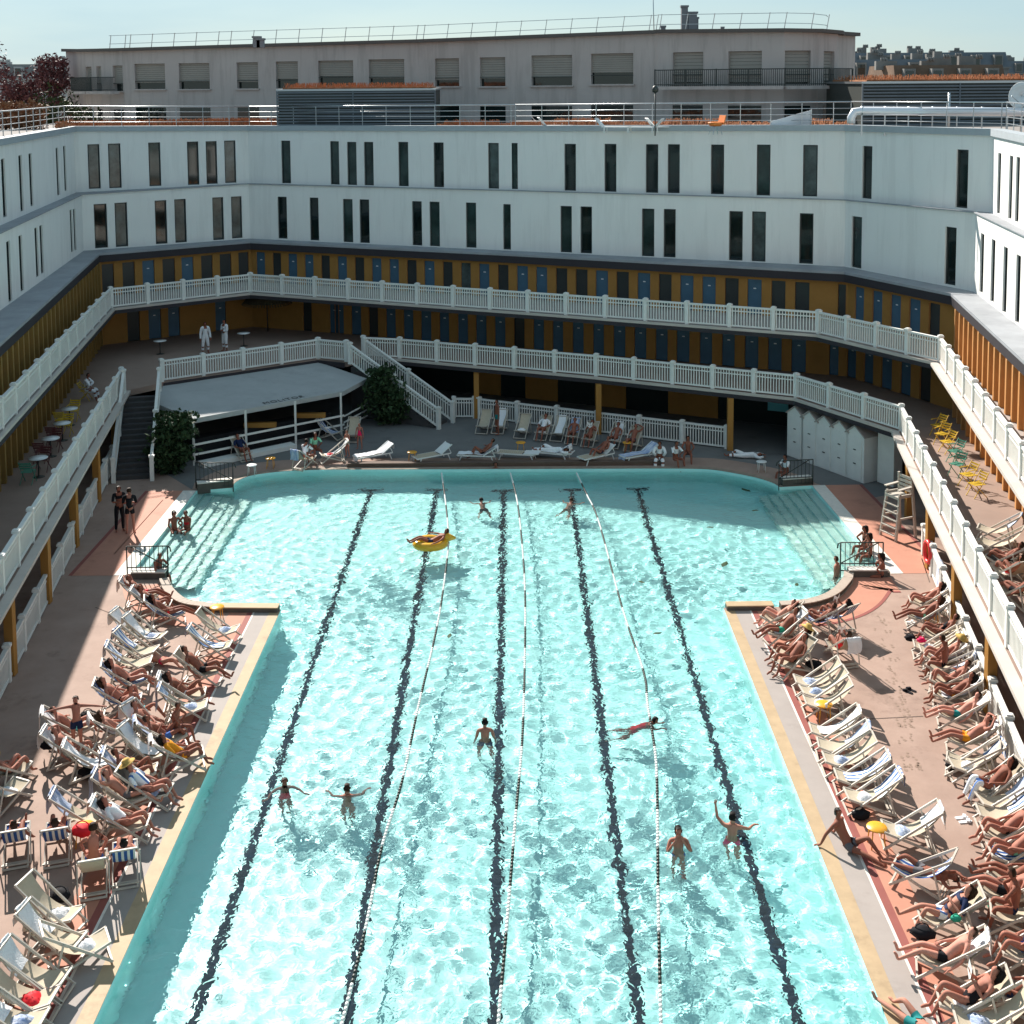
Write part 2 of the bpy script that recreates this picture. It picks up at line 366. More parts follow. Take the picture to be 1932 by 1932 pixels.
endwall((250, 1090), (314, 1090), .22); endwall((1600, 1086), (1672, 1086), .22); endwall((372, 924), (438, 917), .28); endwall((1474, 916), (1530, 912), .28)
endwall((405, 1151.5), (526, 1152.5), .13, 'coping_return'); endwall((1370, 1149), (1458, 1148), .13, 'coping_return')
for cv in (lcurve, rcurve):
    b = MB(); cv = offs(cv, .14)
    for i in range(len(cv) - 1): b.beam((*cv[i], .06), (*cv[i + 1], .06), .26, .2, 0); b.beam((*cv[i], .175), (*cv[i + 1], .175), .32, .03, 1)
    b.build('raised_rim', [mat('grey_rubble', (.13, .115, .10),   .85, noise=.3), M_pale], kind='structure')
# basin
DEP = -1.45; b = MB(); n = len(pool)
for i in range(n):
    p, q = pool[i], pool[(i + 1) % n]; b.quad((*p, DEP), (*q, DEP), (*q, .001), (*p, .001))
basin_w = b.build('pool_wall', M_tile, kind='structure')
basin_f = sheet('pool_floor', [pool], DEP, M_tile, kind='structure')
recv = [basin_w, basin_f]
for path in (ls, rs):                                # submerged steps on both sides
    e = (path[1] - path[0]); L = e.length; e.normalize(); nn = Vector((e.y, -e.x)); b = MB()
    for k in range(6):
        zt = -.18 - .17 * k; w0, w1 = .38 * k - .02, .38 * (k + 1)
        a = path[0] + nn * w0; c = path[1] + nn * w0; a2 = path[0] + nn * w1; c2 = path[1] + nn * w1
        b.quad((*a, zt), (*c, zt), (*c2, zt), (*a2, zt), 0); b.quad((*a2, zt), (*c2, zt), (*c2, zt - .17 if k < 5 else DEP), (*a2, zt - .17 if k < 5 else DEP), 0)
        a3 = path[0] + nn * (w1 - .05); c3 = path[1] + nn * (w1 - .05); b.quad((*a3, zt + .003), (*c3, zt + .003), (*c2, zt + .003), (*a2, zt + .003), 1)
    recv.append(b.build('pool_steps', [M_step, M_stepe], kind='structure'))
b = MB()                                             # dark lane lines on the pool floor
for x0, x1 in (((372, 1932), (700, 950)), ((656, 1932), (824, 950)), ((933, 1932), (950, 952)), ((1205, 1932), (1078, 950)), ((1500, 1932), (1203, 948))):
    za = DEP * .78; a = at(*x0, za); c = at(*x1, za); e = Vector((c.x - a.x, c.y - a.y)).normalized(); a = Vector((a.x, a.y)) - e * 14
    nn = Vector((-e.y, e.x)) * .105; c = Vector((c.x, c.y))
    b.quad((*(a + nn), DEP + .006), (*(a - nn), DEP + .006), (*(c - nn), DEP + .006), (*(c + nn), DEP + .006))
    b.quad((*(c + Vector((-.5, 0))), DEP + .009), (*(c + Vector((.5, 0))), DEP + .009), (*(c + Vector((.5, .25))), DEP + .009), (*(c + Vector((-.5, .25))), DEP + .009))
recv.append(b.build('lane_line', M_lane, kind='structure'))
WZ = -.13
def water():
    st = .045; xs = np.arange(-14.2, 14.2, st); ys = np.arange(17.5, 57.2, st); gx, gy = np.meshgrid(xs, ys); r = np.random.default_rng(5); z = 0 * gx
    wx = gx + .25 * np.sin(gy * .9 + 1.3) + .2 * np.sin(gx * .7 - gy * .5); wy = gy + .25 * np.sin(gx * .8) + .2 * np.sin(gy * .6 + gx * .4 + 2)
    for k in range(60):
        lam = .17 * (.85 / .17) ** (r.random() ** .85); a = r.random() * 6.283; kk = 6.283 / lam
        amp = .135 / kk ** 2
        z = z + amp * np.sin(kk * (wx * math.cos(a) + wy * math.sin(a)) + r.random() * 6.28)
    calm = .55 + .45 * np.clip((52 - gy) / 6, 0, 1); patch = .92 + .2 * np.sin(gx * .31 + 1.1 + .5 * np.sin(gy * .23)) * np.sin(gy * .27 + .4)
    z = z * calm * patch
    for sx, sy, am in ((537, 1490, 1.3), (655, 1500, 1.2), (915, 1400, .8), (1280, 1605, .8), (1385, 1585, 1.2), (1236, 1360, 1.4), (1078, 948, 1.2), (908, 948, 1.2), (812, 1035, .8), (1215, 1358, 1.2)):
        c_ = at(sx, sy, WZ); d = np.hypot(gx - c_.x, gy - c_.y); z = z + am * .0035 * np.cos(d * 17 + sx) * np.exp(-d / .8) * (1 + .4 * np.sin(3 * np.arctan2(gy - c_.y, gx - c_.x) + sx))
    v = np.stack([gx, gy, z + WZ], -1).reshape(-1, 3)
    ny, nx = gx.shape; i = np.arange(ny * nx).reshape(ny, nx); f = np.stack([i[:-1, :-1], i[:-1, 1:], i[1:, 1:], i[1:, :-1]], -1).reshape(-1, 4)
    cx = gx[:-1, :-1].ravel() + st / 2; cy = gy[:-1, :-1].ravel() + st / 2
    c = np.zeros(len(cx), bool); pl = [tuple(p) for p in offs([p for p in pool] + [pool[0]], .06)][:-1]
    for k in range(len(pl)):
        ax, ay = pl[k]; bx, by = pl[k - 1]
        if ay == by: continue
        hit = ((ay > cy) != (by > cy)) & (cx < (bx - ax) * (cy - ay) / (by - ay) + ax); c ^= hit
    f = f[c]; used = np.unique(f); mp_ = -np.ones(len(v), 'i8'); mp_[used] = np.arange(len(used)); v = v[used]; f = mp_[f]
    me = bpy.data.meshes.new('water'); me.vertices.add(len(v)); me.vertices.foreach_set('co', v.ravel()); me.loops.add(f.size); me.loops.foreach_set('vertex_index', f.ravel().astype('i4'))
    me.polygons.add(len(f)); me.polygons.foreach_set('loop_start', np.arange(0, f.size, 4, dtype='i4')); me.update(calc_edges=True); me.polygons.foreach_set('use_smooth', np.ones(len(f), bool))
    m = bpy.data.materials.new('water'); m.use_nodes = True; b = m.node_tree.nodes['Principled BSDF']
    b.inputs['Transmission Weight'].default_value = .98; b.inputs['IOR'].default_value = 1.33; b.inputs['Roughness'].default_value = 0; b.inputs['Base Color'].default_value = (.80, .995, 1, 1)
    t = m.node_tree; tc_ = t.nodes.new('ShaderNodeTexCoord'); nz = t.nodes.new('ShaderNodeTexNoise'); nz.inputs['Scale'].default_value = 5.2; nz.inputs['Detail'].default_value = 1.6; nz.inputs['Distortion'].default_value = .6
    bp = t.nodes.new('ShaderNodeBump'); bp.inputs['Strength'].default_value = 1; bp.inputs['Distance'].default_value = .031
    t.links.new(tc_.outputs['Object'], nz.inputs[0]); t.links.new(nz.outputs[0], bp.inputs['Height']); t.links.new(bp.outputs[0], b.inputs['Normal'])
    me.materials.append(m); o = bpy.data.objects.new('water', me); col.objects.link(o); o['kind'] = 'structure'; o.cycles.is_caustics_caster = True
water()
for o in recv: o.cycles.is_caustics_receiver = True

# ------------------------------------------------------------------ the hotel round the court
H = empty('pool_hotel', (0, 0, 0), 0, 'hotel', 'white hotel wings with ochre galleries wrapping round the turquoise pool')
def walls(mb, A, B, zA, zB, tA, tB, holes, rec=.16, mi=0, rmi=0):
    """wall from A to B; holes = (u0,u1,z0,z1) in metres along the wall; reveals go outward"""
    A = V2(A); B = V2(B); e = B - A; L = e.length; e.normalize(); n = Vector((-e.y, e.x))
    pt = lambda u, z, d=0: (A.x + e.x * u + n.x * d, A.y + e.y * u + n.y * d, z)
    zb = lambda u: zA + (zB - zA) * u / L
    zt = lambda u: tA + (tB - tA) * u / L
    u = 0
    for h in sorted(holes):
        u0, u1, z0, z1 = h
        if u0 > u: mb.quad(pt(u, zb(u)), pt(u0, zb(u0)), pt(u0, zt(u0)), pt(u, zt(u)), mi)
        if z0 > zb(u0) + .01: mb.quad(pt(u0, zb(u0)), pt(u1, zb(u1)), pt(u1, z0), pt(u0, z0), mi)
        mb.quad(pt(u0, z1), pt(u1, z1), pt(u1, zt(u1)), pt(u0, zt(u0)), mi)
        mb.quad(pt(u0, z0), pt(u0, z0, rec), pt(u0, z1, rec), pt(u0, z1), rmi); mb.quad(pt(u1, z0), pt(u1, z1), pt(u1, z1, rec), pt(u1, z0, rec), rmi)
        mb.quad(pt(u0, z1), pt(u0, z1, rec), pt(u1, z1, rec), pt(u1, z1), rmi); mb.quad(pt(u0, z0), pt(u1, z0), pt(u1, z0, rec), pt(u0, z0, rec), rmi)
        u = u1
    if u < L: mb.quad(pt(u, zb(u)), pt(L, zb(L)), pt(L, zt(L)), pt(u, zt(u)), mi)
    return pt
def seg_of(p, pl):
    best = None
    for i in range(len(pl) - 1):
        A, B = pl[i], pl[i + 1]; q = onwall(p[0], p[1], A, B); e = B - A; t = (V2(q) - A).dot(e) / e.length_squared
        d = (V2(q) - Vector((0, 0))).length
        if q.y > 0 and -.001 <= t <= 1.001 and (best is None or d < best[3]): best = (i, t * e.length, q, d)
    return best
def pwin(c, lst):
    out = []
    for x0, x1, y0, y1 in lst:
        a = pp(c, x0, y0); b_ = pp(c, x1, y1); out.append((a[0], b_[0], a[1], b_[1]))
    return out
UP = pwin('a', [(495, 562, 810, 1060), (610, 680, 806, 1056), (836, 903, 800, 1045), (1053, 1117, 795, 1038), (1158, 1220, 793, 1033), (1262, 1325, 789, 1027), (1580, 1632, 790, 1030), (1855, 1905, 793, 1038),
      (10, 35, 890, 1222), (108, 130, 870, 1190), (165, 185, 860, 1160), (318, 332, 828, 1100), (360, 372, 818, 1075)]) + \
     pwin('b', [(40, 93, 797, 1040), (135, 188, 797, 1042), (328, 384, 797, 1046), (526, 583, 800, 1054), (832, 892, 803, 1060), (937, 998, 803, 1062), (1260, 1325, 808, 1073), (1485, 1552, 808, 1077), (1717, 1787, 810, 1083), (1840, 1908, 810, 1085)]) + \
     pwin('c', [(173, 247, 812, 1091), (430, 507, 812, 1098), (690, 772, 814, 1103), (1023, 1078, 820, 1116), (1550, 1617, 840, 1168), (1783, 1800, 858, 1203), (1848, 1865, 873, 1233), (1885, 1905, 880, 1250)])
LO = pwin('a', [(530, 603, 1145, 1393), (647, 717, 1138, 1386), (872, 938, 1125, 1370), (982, 1047, 1118, 1362), (1195, 1257, 1108, 1348), (1300, 1360, 1103, 1338), (1560, 1612, 1105, 1340), (1740, 1790, 1110, 1350),
      (45, 60, 1350, 1700), (110, 130, 1318, 1640), (200, 215, 1275, 1560), (227, 243, 1262, 1540), (395, 410, 1175, 1420), (415, 427, 1170, 1410)]) + \
     pwin('b', [(17, 72, 1118, 1362), (110, 165, 1120, 1365), (405, 460, 1130, 1380), (503, 560, 1133, 1385), (707, 765, 1138, 1391), (916, 976, 1147, 1403), (1238, 1302, 1157, 1420), (1350, 1415, 1160, 1425), (1695, 1765, 1172, 1443), (1817, 1885, 1174, 1448)]) + \
     pwin('c', [(275, 352, 1186, 1463), (403, 481, 1188, 1475), (670, 748, 1198, 1487), (963, 1020, 1216, 1514), (1487, 1550, 1275, 1600), (1688, 1702, 1310, 1648), (1748, 1765, 1343, 1700), (1815, 1835, 1385, 1760), (1888, 1906, 1430, 1840)])
wall = MB(); wins = []
for storey, (pl, zb, zt, lst) in enumerate(((W3, [Z3] * 7, z4, LO), (W4, z4, z5, UP))):
    hs = {i: [] for i in range(6)}
    for x0, x1, y0, y1 in lst:
        s0 = seg_of(((x0 + x1) / 2, (y0 + y1) / 2), pl)
        if not s0: continue
        i = s0[0]; A, B = pl[i], pl[i + 1]; e = (B - A).normalized()
        qa = onwall(x0, (y0 + y1) / 2, A, B); qb = onwall(x1, (y0 + y1) / 2, A, B); u0 = (V2(qa) - A).dot(e); u1 = (V2(qb) - A).dot(e)
        if u0 > u1: u0, u1 = u1, u0
        if i in (0, 5): um = (u0 + u1) / 2; u0, u1 = um - .33, um + .33
        za = onwall((x0 + x1) / 2, y1, A, B).z; zc = onwall((x0 + x1) / 2, y0, A, B).z
        t = u0 / (B - A).length; fl = zb[i] + (zb[i + 1] - zb[i]) * t; za = max(za, fl + .05)
        if i in (0, 5): zc = za + 2.45 if zc - za > 3 or zc - za < 2 else zc
        if all(u1 < h[0] - .05 or u0 > h[1] + .05 for h in hs[i]): hs[i].append((u0, u1, za, zc))
    for i in range(6):                              # unseen near ends of the side wings go on in the same rhythm
        A, B = pl[i], pl[i + 1]; L = (B - A).length
        if i in (0, 5):
            dist = [A.lerp(B, h[0] / L).y for h in hs[i]] or [45]; ym = min(dist) - 1.5
            u = 1.0
            while u < L - 1:
                if A.lerp(B, u / L).y < ym and all(abs(u - h[0]) > 1.2 for h in hs[i]):
                    fl = zb[i] + (zb[i + 1] - zb[i]) * u / L; hs[i].append((u, u + .66, fl + .12, fl + 2.6))
                u += rnd.choice((1.3, 1.5, 3.0))
        pt = walls(wall, A, B, zb[i], zb[i + 1], zt[i], zt[i + 1], hs[i], .15, 0, 0)
        for h in hs[i]: wins.append((pt, h, storey, A.lerp(B, h[0] / L).y))
wall.build('wall', M_white, H)
wins.sort(key=lambda w_: -w_[3])
for k, (pt, (u0, u1, a, c), storey, Y) in enumerate(wins[:98]):
    fr = MB(); g = MB()
    for p, q in ((pt(u0 + .03, a, .1), pt(u0 + .03, c, .1)), (pt(u1 - .03, a, .1), pt(u1 - .03, c, .1)), (pt(u0 + .06, a + .03, .1), pt(u1 - .06, a + .03, .1)), (pt(u0 + .06, c - .03, .1), pt(u1 - .06, c - .03, .1))):
        fr.beam(p, q, .06, .06)
    wo = fr.build('window', M_frame, H)
    g.quad(pt(u0 + .03, a + .03, .125), pt(u1 - .03, a + .03, .125), pt(u1 - .03, c - .03, .125), pt(u0 + .03, c - .03, .125))
    left = pt(u0, a)[0] < -14 and Y > 60
    g.build('pane', M_glassb if (left and rnd.random() < .6) or rnd.random() < .06 else (M_glass2 if rnd.random() < .35 else M_glass), wo)
# storey ledge, overhang, parapet, roof
b = MB()
for i in range(6): b.add([(*W3[i], z4[i]), (*W3[i + 1], z4[i + 1]), (*(W4[i + 1] + (W4[i + 1] - W3[i + 1])), z4[i + 1]), (*(W4[i] + (W4[i] - W3[i])), z4[i])], [(0, 1, 2, 3)])
for o_, zz in ((offs(W3, -.03), z4), ):
    for i in range(6): b.beam((*o_[i], zz[i] + .01), (*o_[i + 1], zz[i + 1] + .01), .12, .05)
b.build('storey_ledge', M_ledge, H)
b = MB(); Wi = offs(W3, .3)
b.prism([tuple(p) for p in F] + [tuple(p) for p in reversed(Wi)], Z3 - .12, Z3, 0)
Fi = offs(F, .02); b.prism([tuple(p) for p in Fi] + [tuple(p) for p in reversed(offs(F, .33))], Z3 - .5, Z3 - .123, 1)
b.build('overhang', [M_ledge, M_fascia], H)
b = MB(); cap0 = offs(W4, -.12); cap1 = offs(W4, .45)
for i in range(6):
    for (za, zc, pa, pb) in ((-.02, .26, cap0, cap1),):
        A, B, C_, D_ = pa[i], pa[i + 1], pb[i + 1], pb[i]
        b.add([(*A, z5[i] + za), (*B, z5[i + 1] + za), (*C_, z5[i + 1] + za), (*D_, z5[i] + za), (*A, z5[i] + zc - .26), (*B, z5[i + 1] + zc - .26), (*C_, z5[i + 1] + zc - .26), (*D_, z5[i] + zc - .26)],
              [(4, 5, 6, 7)])
        b.add([(*A, z5[i] - .3), (*B, z5[i + 1] - .3), (*C_, z5[i + 1] - .3), (*D_, z5[i] - .3), (*A, z5[i]), (*B, z5[i + 1]), (*C_, z5[i + 1]), (*D_, z5[i])],
              [(0, 1, 5, 4), (3, 2, 6, 7), (0, 3, 2, 1)])
b.build('parapet', mat('parapet_zinc', (.40, .43, .45), .6, noise=.1), H)
b = MB(); out = offs(W4, 17)
for i in range(6): b.quad((*W4[i], z5[i] - .25), (*W4[i + 1], z5[i + 1] - .25), (*out[i + 1], z5[i + 1] - .25), (*out[i], z5[i] - .25), 0); b.quad((*out[i], 0), (*out[i + 1], 0), (*out[i + 1], z5[i + 1] - .25), (*out[i], z5[i] - .25), 1)
b.build('roof', [mat('roof_gravel', (.30, .27, .25), .9, noise=.2, nscale=2), M_white], H)

# door walls of both galleries
DU = {}
def pd(c, lst): return [(pp(c, a, y), pp(c, b_, y), k) for a, b_, y, k in lst]
up_d = pd('Y', [(572, 640, 180, 'd'), (688, 757, 170, 'd'), (800, 868, 160, 'b'), (913, 983, 150, 'd'), (1020, 1087, 140, 'b'), (1130, 1195, 135, 'd'), (1235, 1300, 130, 'd'), (1340, 1397, 120, 'd'), (1438, 1488, 120, 'b'), (1530, 1578, 120, 'd'), (1617, 1668, 125, 'b'), (1710, 1760, 130, 'b'), (1803, 1852, 135, 'd')]) + \
       pd('M', [(-15, 38, 130, 'b'), (82, 135, 140, 'd'), (177, 232, 145, 'b'), (276, 330, 150, 'b'), (375, 430, 155, 'd'), (472, 530, 160, 'b'), (577, 632, 170, 'd'), (678, 734, 175, 'w'), (780, 838, 180, 'b'), (886, 946, 190, 'd'), (992, 1055, 195, 'b'), (1100, 1163, 200, 'b'), (1212, 1276, 205, 'd'), (1323, 1390, 215, 'd'), (1435, 1505, 220, 'b'), (1552, 1622, 225, 'd'), (1670, 1742, 235, 'b'), (1790, 1862, 240, 'd')]) + \
       pd('N', [(0, 75, 250, 'b'), (124, 200, 255, 'b'), (252, 329, 265, 'd'), (378, 458, 270, 'b'), (513, 592, 280, 'd'), (645, 727, 290, 'd'), (887, 937, 310, 'd'), (980, 1033, 330, 'b'), (1078, 1136, 350, 'b'), (1180, 1240, 370, 'b'), (1285, 1350, 390, 'b'), (1397, 1460, 410, 'd')])
lo_d = pd('Y', [(715, 785, 450, 'd'), (835, 905, 440, 'b'), (945, 1010, 430, 'b'), (1210, 1270, 410, 'b'), (1700, 1750, 400, 'd'), (1850, 1900, 400, 'b')]) + \
       pd('M', [(-30, 20, 410, 'b'), (62, 118, 420, 'b'), (160, 213, 430, 'd'), (257, 312, 435, 'b'), (355, 411, 440, 'b'), (453, 512, 450, 'b'), (557, 612, 460, 'b'), (660, 718, 465, 'b'), (762, 822, 475, 'b'), (868, 928, 480, 'b'), (975, 1036, 490, 'd'), (1085, 1145, 500, 'b'), (1193, 1253, 505, 'b'), (1305, 1368, 515, 'b'), (1420, 1482, 525, 'b'), (1535, 1602, 535, 'b'), (1652, 1720, 540, 'b'), (1772, 1840, 550, 'b')]) + \
       pd('N', [(-20, 53, 560, 'b'), (110, 180, 570, 'b'), (235, 307, 580, 'b'), (363, 440, 590, 'b'), (494, 571, 600, 'b'), (625, 707, 610, 'b'), (838, 890, 650, 'b'), (934, 988, 680, 'b'), (1030, 1085, 700, 'b'), (1128, 1190, 720, 'b'), (1236, 1296, 740, 'b'), (1345, 1408, 770, 'd')])
nd = 0
dw = MB()
for zf, ztop, lst in ((Z2, Z3 - .5, up_d), (Z1, Z2 - .28, lo_d)):
    hs = {i: [] for i in range(6)}; kinds = {}
    for a, c, k in lst:
        s0 = seg_of(((a[0] + c[0]) / 2, a[1]), D)
        if not s0: continue
        i = s0[0]; A, B = D[i], D[i + 1]; e = (B - A).normalized()
        u0 = (V2(onwall(*a, A, B)) - A).dot(e); u1 = (V2(onwall(*c, A, B)) - A).dot(e)
        if i in (0, 5) or u1 < u0: continue
        u1 = min(u1, (B - A).length - .1); hs[i].append((u0, u1, zf, zf + 1.78)); kinds[(i, u0)] = k
    for i in range(6):
        A, B = D[i], D[i + 1]; L = (B - A).length
        if i in (0, 5):
            u = .3
            while u < L - .9: hs[i].append((u, u + .62, zf, zf + 1.95)); u += .98
        pt = walls(dw, A, B, zf - .3, zf - .3, ztop, ztop, hs[i], .14, 0 if i else 3, 1)
        for h in hs[i]:
            u0, u1, z0, zt_ = h
            if i in (0, 5):                          # dark recesses with deep piers between them
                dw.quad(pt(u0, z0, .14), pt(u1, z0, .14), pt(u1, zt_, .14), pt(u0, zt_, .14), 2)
                M = Matrix((((B - A).normalized().x, -(B - A).normalized().y, 0), ((B - A).normalized().y, (B - A).normalized().x, 0), (0, 0, 1)))
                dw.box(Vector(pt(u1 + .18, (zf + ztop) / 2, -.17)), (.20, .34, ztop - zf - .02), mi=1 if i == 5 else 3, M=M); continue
            k = kinds[(i, u0)]; d = MB()
            pts = [Vector(pt(u0, z0, .09)), Vector(pt(u1, z0, .09)), Vector(pt(u1, zt_, .09)), Vector(pt(u0, zt_, .09))]
            d.beam(pt((u0 + u1) / 2, z0 + .01, .10), pt((u0 + u1) / 2, zt_ - .01, .10), u1 - u0 - .02, .04, up=((B - A).normalized().x, (B - A).normalized().y, 0)) if False else None
            Mx = Matrix((((B - A).normalized().x, -(B - A).normalized().y, 0), ((B - A).normalized().y, (B - A).normalized().x, 0), (0, 0, 1)))
            d.box(Vector(pt((u0 + u1) / 2, (z0 + zt_) / 2, .11)), (u1 - u0 - .02, .04, zt_ - z0 - .02), M=Mx)
            if k == 'b': d.box(Vector(pt((u0 + u1) / 2, z0 + 1.32, .085)), (.13, .012, .05), M=Mx, mi=1)
            mt = {'b': [M_blue, M_plast], 'd': [M_darkdoor, M_plast], 'w': [M_glassb, M_plast]}[k]
            d.build('door', mt, H); nd += 1
dw.build('gallery_wall', [M_orange, M_orange2, M_dark, M_yel], H)

# gallery slabs
def slab(inner, outer, z, th, name, m):
    b = MB(); b.prism([tuple(p) for p in inner] + [tuple(p) for p in reversed(outer)], z - th, z, 0); return b
b = MB(); inn = offs(RR2, -.18); b.prism([tuple(p) for p in inn] + [tuple(p) for p in reversed(offs(D, .12))], Z2 - .28, Z2, 0)
b.build('gallery_floor', mat('gallery_slab', (.40, .35, .32), .8, noise=.15, nscale=1), H)
fa_ = MB(); fl_ = offs(RR2, -.2)
for i in range(len(fl_) - 1): fa_.beam((*fl_[i], Z2 - .16), (*fl_[i + 1], Z2 - .16), .05, .27)
fl1 = offs(RR1, -.2); fl0 = offs(L1, -.2); flt = offs(T1, -.2)
for pl in (fl1, fl0, flt):
    for i in range(len(pl) - 1): fa_.beam((*pl[i], Z1 - .16), (*pl[i + 1], Z1 - .16), .05, .27)
fa_.build('slab_edge', M_fascia, H)
b = MB()
for pl, z in ((RR2, Z2), (RR1, Z1), (L1, Z1)):
    o0, o1 = offs(pl, -.10), offs(pl, -.40)
    for i in range(len(pl) - 1):
        k = 1 if i == len(pl) - 2 or pl is L1 else .45; a0, a1 = o0[i], o0[i + 1]; c0, c1 = a0.lerp(o1[i], k), a1.lerp(o1[i + 1], k)
        b.add([(*a0, z + .012), (*a1, z + .012), (*c1, z + .012), (*c0, z + .012), (*a0, z - .10), (*a1, z - .10), (*c1, z - .10), (*c0, z - .10)], [(0, 1, 2, 3), (3, 2, 6, 7), (7, 6, 5, 4), (0, 3, 7, 4), (1, 5, 6, 2)])
b.build('gallery_ledge', mat('pale_ledge', (.55, .49, .44), .8, noise=.15, nscale=1), H)
b = MB(); S0 = offs(L1, -.18); S1 = offs(RR1, -.18); ST = offs(T1, -.18)
b.prism([tuple(S0[0]), tuple(S0[1])] + [tuple(p) for p in ST[:2]] + [tuple(T1[2])] + [tuple(p) for p in S1] + [tuple(p) for p in reversed(offs(D, .12))], Z1 - .28, Z1, 0)
b.build('gallery_floor', mat('gallery_slab_pink', (.34, .24, .195), .8, noise=.15, nscale=1), H)

# ground storey wall, ochre panels, columns
b = MB(); 
for i in range(6): b.quad((*D[i], -.01), (*D[i + 1], -.01), (*D[i + 1], Z1 - .28), (*D[i], Z1 - .28), 0)
for c, x0, x1, y in (('M', 530, 745, 800), ('M', 780, 905, 800), ('M', 1045, 1225, 850), ('M', 1435, 1608, 890), ('M', 1845, 1932, 920), ('N', 0, 215, 950)):
    p0, p1 = pp(c, x0, y), pp(c, x1, y); q0 = onwall(*p0, D[3], D[4]); q1 = onwall(*p1, D[3], D[4]); n = (D[4] - D[3]).normalized(); n = Vector((n.y, -n.x)) * .05
    b.beam((q0.x + n.x, q0.y + n.y, 1.23), (q1.x + n.x, q1.y + n.y, 1.23), .06, 2.4, 1)
b.build('ground_storey_wall', [mat('dark_glazing', (.02, .028, .026), .15), M_orange], H)
def column(x, y):
    c = MB(); c.box((x, y, Z1 / 2 - .14), (.26, .26, Z1 - .3)); c.build('column', M_orange, H)
for c, x, y in (('M', 768, 1000), ('M', 1452, 1090), ('N', 280, 1180)): p = cat(c, x, y); column(p.x, p.y)
for pl in (L1, [RR1[4], RR1[5]]):
    L = (pl[1] - pl[0]).length; k = 2.6
    while k < L:
        p = pl[1].lerp(pl[0], k / L) if pl is L1 else pl[0].lerp(pl[1], k / L); column(p.x, p.y); k += 5.2

# ------------------------------------------------------------------ balustrades
post_me = None
def post_obj(parent, p, rz, z, h=1.13):
    global post_me
    if post_me is None:
        b = MB(); b.box((0, 0, .52), (.17, .17, 1.04)); b.box((0, 0, 1.08), (.23, .23, .08)); b.box((0, 0, 1.13), (.15, .15, .04)); o = b.build('post', M_rail); post_me = o.data; bpy.data.objects.remove(o)
    o = bpy.data.objects.new('post', post_me); col.objects.link(o); o.parent = parent; o.location = (p[0] - parent.location.x, p[1] - parent.location.y, z - parent.location.z); o.rotation_euler = (0, 0, rz); return o
def balustrade(name, A, B, zA, zB, parent=None, span=2.0, endpost=(1, 1), **k):
    A = V2(A); B = V2(B); L = (B - A).length; n = max(1, round(L / span)); e = (B - A) / L; rz = math.atan2(e.y, e.x); b = MB()
    P = lambda u, z: (A.x + e.x * u, A.y + e.y * u, zA + (zB - zA) * u / L + z)
    for z, w_, h in ((1.0, .13, .08), (.80, .06, .05), (.10, .10, .07)): b.beam(P(0, z), P(L, z), w_, h)
    m = max(2, round(L / n / .135))
    for i in range(n):
        for j in range(1, m):
            u = (i + j / m) * L / n; b.beam(P(u, .13), P(u, .965), .05, .045, up=(e.x, e.y, 0))
    if parent is None:
        root = empty(name, (A.x, A.y, zA), 0, **k)
        o = b.build('panel', M_rail, root); o.location = -root.location
    else: root = b.build(name, M_rail, parent, **k)
    for i in range(0 if endpost[0] else 1, n + (1 if endpost[1] else 0)):
        u = i * L / n; post_obj(root, (A.x + e.x * u, A.y + e.y * u), rz, zA + (zB - zA) * u / L)
    return root
def rails(pl, z, name='gallery_railing'):
    for i in range(len(pl) - 1): balustrade(name, pl[i], pl[i + 1], z, z, H, endpost=(1, i == len(pl) - 2))
rails(RR2, Z2); rails(L1, Z1); rails(T1, Z1); rails(RR1, Z1)
# ground fences below the galleries
Fk = dict(cat_='fence', group='white fences along the pool deck')
r0 = RR1[4].lerp(RR1[5], 6.5 / (RR1[5] - RR1[4]).length)
balustrade('picket_fence', r0, RR1[5], 0, 0, **Fk, label='white picket fence behind the sunbathers along the right gallery')
q = L1[1].lerp(L1[0], 3.5 / (L1[1] - L1[0]).length)
balustrade('picket_fence', L1[0], q, 0, 0, **Fk, label='white picket fence in shade along the left gallery walkway')
fa_, fb_ = cat('M', 640, 1000), cat('M', 755, 1000)
balustrade('picket_fence', fa_, fb_, 0, 0, **Fk, label='short white picket fence between staircase foot and first ochre column')
fa_, fb_ = cat('M', 782, 1002), cat('N', 262, 1172)
balustrade('picket_fence', fa_, fb_, 0, 0, **Fk, label='long white picket fence behind the shaded deckchairs at the far end')

